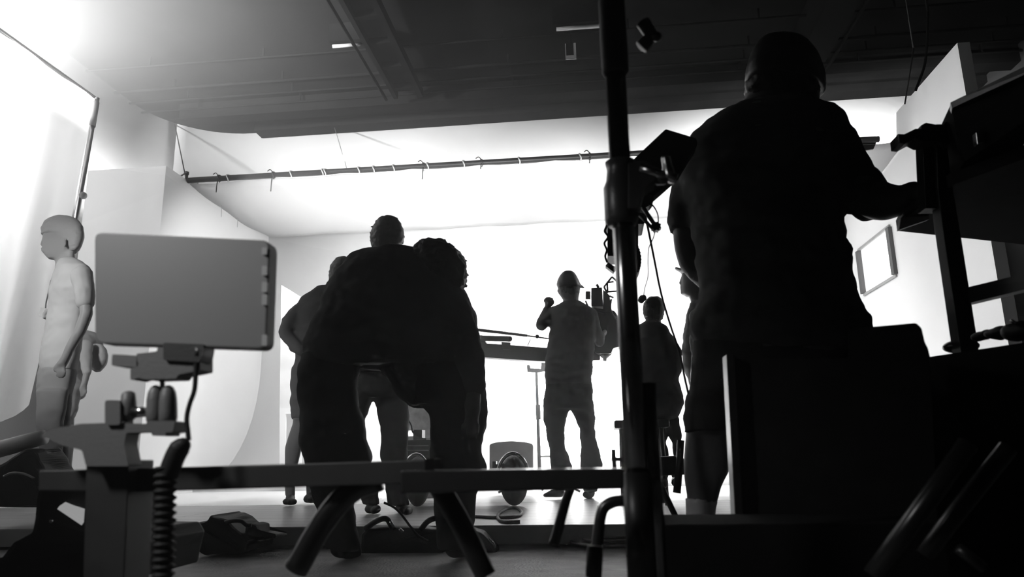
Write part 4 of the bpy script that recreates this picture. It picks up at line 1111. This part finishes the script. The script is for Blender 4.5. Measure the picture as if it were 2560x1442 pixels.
# ---- shelf rack at the right
YS = 2.2
zsf = W(2244, 577, 2.45).z
sr = thing('shelf_rack', 'black metal shelf rack at the right, its wooden shelf gripped by the large person', 'shelf rack', W(2440, 1393, YS))
bm = bmesh.new()
cn = [WZ(x, y, zsf) for x, y in ((2243, 577), (2560, 611), (2800, 635), (2800, 310), (2382, 462), (2260, 545))]
prism(bm, cn, (0, 0, .035)); part('upper_shelf', bm, mat('shaded_shelf_board', .015, .8, var=.2, vscale=8, spec=.1), sr)  # near-black board, shade of the shelf underside put into its colour
bm = bmesh.new(); plate(bm, [(2253, 545), (2276, 521), (2322, 520), (2322, 548), (2248, 574)], 2.3, .02, 0, .001); part('lit_shelf_tip', bm, 'wood', sr, label='lit tip of the wooden shelf, painted pale')  # lit end of the underside, drawn as a paler wood piece
ps = WZ(2372, 520, zsf)
YS = 2.05
bm = bmesh.new(); plate(bm, [(2340, 310), (2362, 310), (2380, 461), (2404, 597), (2442, 840), (2530, 1420), (2492, 1420), (2404, 885), (2356, 560), (2345, 470)], YS, .05, 0, .002); part('front_post', bm, 'black', sr)
bm = bmesh.new(); plate(bm, [(2306, 340), (2345, 340), (2350, 520), (2314, 520)], YS + .02, .05, 0, .002); part('side_post', bm, 'black', sr)
bm = bmesh.new(); plate(bm, [(2245, 334), (2261, 335), (2289, 321), (2303, 322), (2304, 312), (2315, 306), (2357, 314), (2379, 287), (2392, 290), (2392, 345), (2366, 366), (2345, 352), (2306, 354), (2288, 345), (2262, 359), (2248, 357)], YS - .02, .06, 0, .002); part('clamp_arm', bm, 'black', sr)
bm = bmesh.new()
ra = [W(2418, 718, YS), W(2424, 757, YS)]; rb = [W(2700, 650, 1.55), W(2700, 690, 1.55)]
ax_ = (rb[0] - ra[0])
prism(bm, [ra[0], ra[1], rb[1], rb[0]], (.02, .03, 0)); part('lower_rail', bm, 'black', sr)
bm = bmesh.new()
lo = [W(2323, 892, 2.0), W(2700, 835, 1.6), W(2700, 1500, 1.6), W(2345, 1500, 2.0)]
prism(bm, lo, (.10, .45, 0)); part('bottom_bin', bm, 'matte', sr)
# case on the upper shelf
kc = thing('equipment_case', 'long black case with latches lying on top of the shelf rack', 'case', W(2480, 350, 1.9))
bm = bmesh.new()
pf_ = [W(2378, 258, 1.95), W(2700, 100, 1.6), W(2700, 520, 1.6), W(2426, 500, 1.95), W(2392, 340, 1.95)]
for p_ in pf_:
    p_.z = max(p_.z, zsf + .037)
prism(bm, pf_, (.10, .4, 0)); part('body', bm, 'matte', kc)
bm = bmesh.new()
pf_ = [W(2376, 256, 1.93), W(2640, 128, 1.62), W(2640, 150, 1.62), W(2380, 270, 1.93)]
prism(bm, pf_, (.02, .05, 0)); lr = part('lid_rim', bm, 'black', kc)
for x, y in ((2440, 330), (2478, 318)):
    bm = bmesh.new(); plate(bm, [(x, y), (x + 16, y - 6), (x + 20, y + 24), (x + 4, y + 30)], 1.84, .02, 2, .001); part('latch', bm, 'chrome', lr)
# dish and small gear on the bin
ds = thing('metal_dish', 'dark round dish beside the shelf post above the black bin', 'dish', W(2400, 884, 2.1))
bm = bmesh.new(); c = W(2402, 866, 2.12); rr = 41 * PX(2402, 866, 2.12)
ball(bm, c, rr, 1, 1, .42, 24, 12); part('bowl', bm, mat('dark_metal', .08, .3, metal=.6), ds, True)
bm = bmesh.new(); ptube(bm, [(2388, 848), (2400, 842)], 2.1, 4); part('knob', bm, 'chrome', ds, True)
for i, (x, y, rx_, ry_) in enumerate(((2458, 838, 20, 10), (2500, 832, 26, 14), (2545, 828, 30, 22))):
    bm = bmesh.new(); c = W(x, y, 1.9 - .08 * i); k = PX(x, y, 1.9); ball(bm, c, 1, rx_ * k, .05, ry_ * k)
    for v in bm.verts:
        v.co += .004 * noise.noise_vector(v.co * 40)
    tag(mesh_obj('cable_bundle', bm, M['rubber'], smooth=True), ('low dark bundle nearest the shelf post on the black bin', 'middle dark bundle on the black bin at right', 'largest dark bundle on the black bin at the frame edge')[i], 'bundle')
bm = bmesh.new(); ptube(bm, [(2526, 800), (2548, 812)], 1.7, 4); tag(mesh_obj('metal_pin', bm, M['chrome'], smooth=True), 'short shiny pin above the dark bundles at the right edge', 'pin')

# hanging ropes top right
wire('rope', [(2320, 30), (2318, 100), (2312, 160), (2297, 205), (2289, 226)], 6.0, 3.2, 'pale rope curving down from the ceiling towards the right set wall', 'ceil2', cat='rope', up=True)
wire('rope', [(2284, 120), (2274, 190), (2268, 225), (2262, 260)], 6.3, 2, 'short dark rope end hanging left of the right set wall', 'rubber', cat='rope', up=True)

# ---- bags, case and cables on the floor
def lump(bm, pix, Y, th, amp=.01, rad=8):
    n = bmesh.new(); plate(n, pix, Y, th, rad, .015)
    bmesh.ops.triangulate(n, faces=n.faces)
    bmesh.ops.subdivide_edges(n, edges=n.edges, cuts=2, use_grid_fill=False)
    for v in n.verts:
        v.co += amp * noise.noise_vector(v.co * 14)
    merge(bm, n)
bg = thing('camera_bag', 'black soft camera bag with shoulder strap on the studio floor, lower left', 'bag', W(550, 1387, 3.3))
bm = bmesh.new(); lump(bm, [(482, 1345), (489, 1308), (515, 1301), (523, 1287), (528, 1292), (540, 1293), (564, 1300), (577, 1315), (605, 1340), (617, 1362), (614, 1378), (590, 1384), (509, 1386), (482, 1374)], 3.2, .28, .008, 5); part('bag_body', bm, 'rubber', bg)
bm = bmesh.new(); ptube(bm, [(562, 1306), (575, 1303), (590, 1301), (604, 1303), (616, 1312), (628, 1313)], 3.2, 5, 8, 5); part('strap', bm, 'rubber', bg, True)
bm = bmesh.new(); lump(bm, [(612, 1316), (627, 1308), (645, 1314), (648, 1330), (694, 1336), (694, 1342), (640, 1352), (610, 1345)], 3.25, .12, .006, 4); part('strap_pad', bm, 'rubber', bg)
bg = thing('gear_bag', 'black gear bag with looped handle on the floor behind the bending person', 'bag', W(1000, 1388, 3.42))
bm = bmesh.new(); lump(bm, [(900, 1392), (902, 1335), (918, 1318), (1060, 1318), (1100, 1325), (1110, 1392)], 3.34, .11, .006, 6); part('bag_body', bm, 'rubber', bg)
bm = bmesh.new(); ptube(bm, [(912, 1322), (935, 1306), (955, 1297), (968, 1298), (976, 1310), (984, 1324)], 3.3, 7, 8, 5); part('handle', bm, 'rubber', bg, True)
bm = bmesh.new(); ptube(bm, [(1052, 1324), (1066, 1306), (1082, 1297), (1100, 1296), (1116, 1306)], 3.3, 7, 8, 5); part('handle', bm, 'rubber', bg, True)
bm = bmesh.new(); ptube(bm, [(976, 1303), (984, 1316)], 3.28, 4, 8); part('buckle', bm, 'chrome', bg, True); bm = bmesh.new(); ptube(bm, [(998, 1322), (1008, 1330)], 3.30, 4, 8); part('buckle', bm, 'chrome', bg, True)
bg = thing('small_pouch', 'small black pouch on the floor right of the gear bag', 'bag', W(1200, 1390, 3.3))
bm = bmesh.new(); lump(bm, [(1120, 1392), (1120, 1335), (1160, 1318), (1205, 1330), (1240, 1370), (1240, 1392)], 3.34, .1, .006, 8); part('bag_body', bm, 'rubber', bg)
bm = bmesh.new(); ptube(bm, [(1222, 1346), (1234, 1358), (1238, 1370)], 3.32, 2.5, 8); part('zip', bm, 'chrome', bg, True)
bg = thing('soft_bag', 'dark bulging bag on the stage at the far left edge', 'bag', W(50, 1265, 3.7))
bm = bmesh.new(); lump(bm, [(-40, 1268), (-40, 1175), (0, 1160), (30, 1142), (60, 1122), (78, 1118), (100, 1150), (112, 1172), (118, 1268)], 3.55, .22, .015, 12); part('bag_body', bm, 'rubber', bg)
bm = bmesh.new(); ptube(bm, [(10, 1190), (30, 1182), (60, 1184), (86, 1196)], 3.52, 3, 8, 5); part('piping', bm, 'grey', bg, True)
bk = thing('black_crate', 'black crate in the lower left corner with a small pale screen on it', 'crate', W(150, 1440, 1.5))
bm = bmesh.new(); lump(bm, [(-60, 1450), (-60, 1400), (0, 1392), (30, 1352), (72, 1330), (82, 1290), (92, 1225), (110, 1180), (215, 1180), (215, 1330), (325, 1330), (340, 1360), (320, 1450)], 1.6, .3, .004, 5); part('crate_body', bm, 'rubber', bk)
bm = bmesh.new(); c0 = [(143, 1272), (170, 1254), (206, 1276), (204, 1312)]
prism(bm, [W(143, 1272, 1.56), W(170, 1254, 1.62), W(207, 1276, 1.60), W(204, 1313, 1.53)], (0, .006, .006)); part('slab', bm, mat('glow_painted_slab', .6, .12, spec=.8, emit=.3), bk, label='pale glossy screen')  # glow added to a pale plate that is no lamp
bm = bmesh.new(); ball(bm, W(129, 1303, 1.58), 5 * PX(129, 1303, 1.58)); part('button', bm, 'chrome', bk, True)
wire('cable', [(960, 1256), (985, 1268), (1005, 1288), (1025, 1315), (1045, 1338), (1070, 1352)], 3.1, 3, 'black cable drooping over the gear bag')
bm = bmesh.new()
def gcable(pts, label, r=.008, z0=None):
    P = []
    for p in pts:
        z = (p[2] if len(p) > 2 else 0) + r
        P.append(WZ(p[0], p[1], z))
    bm = bmesh.new(); tube(bm, spline(P, 8), r, 8)
    return tag(mesh_obj('floor_cable', bm, M['rubber'], smooth=True), label, 'cable')
gcable([(1120, 1288), (1190, 1291), (1240, 1293), (1290, 1291), (1304, 1281), (1292, 1270), (1268, 1271), (1248, 1282), (1245, 1295), (1260, 1304), (1300, 1304)], 'black cable making a loop on the stage planks')
gcable([(1190, 1325, -.085), (1240, 1336, -.085), (1300, 1347, -.085), (1380, 1348, -.085), (1440, 1340, -.085)], 'thin cable trailing along the studio floor below the stage edge')
gcable([(1400, 1332, -.085), (1440, 1322, -.085), (1490, 1322, -.085), (1560, 1326, -.085)], 'cable running right behind the bent cart leg')
for k, lab in enumerate(('outermost ring of the coiled cable beside the stand', 'middle ring of the coiled cable beside the stand', 'innermost ring of the coiled cable beside the stand')):
    c = WZ(1545, 1350, -.075); r = .22 - .055 * k
    bm = bmesh.new(); tube(bm, [c + Vector((r * math.cos(a), r * 1.1 * math.sin(a), .012 * k)) for a in [q * math.pi / 16 for q in range(33)]], .007, 8)
    tag(mesh_obj('cable_coil', bm, M['rubber'], smooth=True), lab, 'cable', None)
# pale bar under the silk at far left
bm = bmesh.new(); ptube(bm, [(-40, 1132), (20, 1117), (110, 1092)], 3.62, [22, 21, 19], 16)
tag(mesh_obj('rolled_cloth', bm, M['grey'], smooth=True), 'grey roll of cloth slanting across the far left edge', 'roll')
bm = bmesh.new(); ptube(bm, [(117, 1090), (115, 1180), (112, 1262)], 4.0, 3, 8); tag(mesh_obj('thin_post', bm, M['grey'], smooth=True), 'thin grey post under the end of the cloth roll', 'post')

ph = thing('phone', 'small flat device held out at the chest of the person on the far left', 'phone', W(110, 782, 4.0))
bm = bmesh.new(); plate(bm, [(101, 768), (122, 774), (117, 796), (96, 789)], 3.99, .04, 2, .001); part('case', bm, M['pshirt'], ph)
bm = bmesh.new(); ptube(bm, [(128, 700), (120, 735), (115, 757), (114, 770)], 3.97, 1.6, 8, 4); part('lanyard', bm, 'rubber', ph, True)
pp = thing('wall_poster', 'pale framed panel standing beside the person with the bent elbow', 'panel', W(720, 1020, 7.6))
bm = bmesh.new(); plate(bm, [(703, 712), (752, 742), (752, 1022), (699, 1020)], 7.6, .04, 0); part('board', bm, mat('pale_board', .7, .8, var=.2, vscale=3), pp)
bm = bmesh.new(); plate(bm, [(699, 1020), (752, 1022), (752, 1212), (740, 1212), (738, 1034), (714, 1034), (711, 1212), (699, 1212)], 7.6, .03, 0); part('easel', bm, 'white', pp)
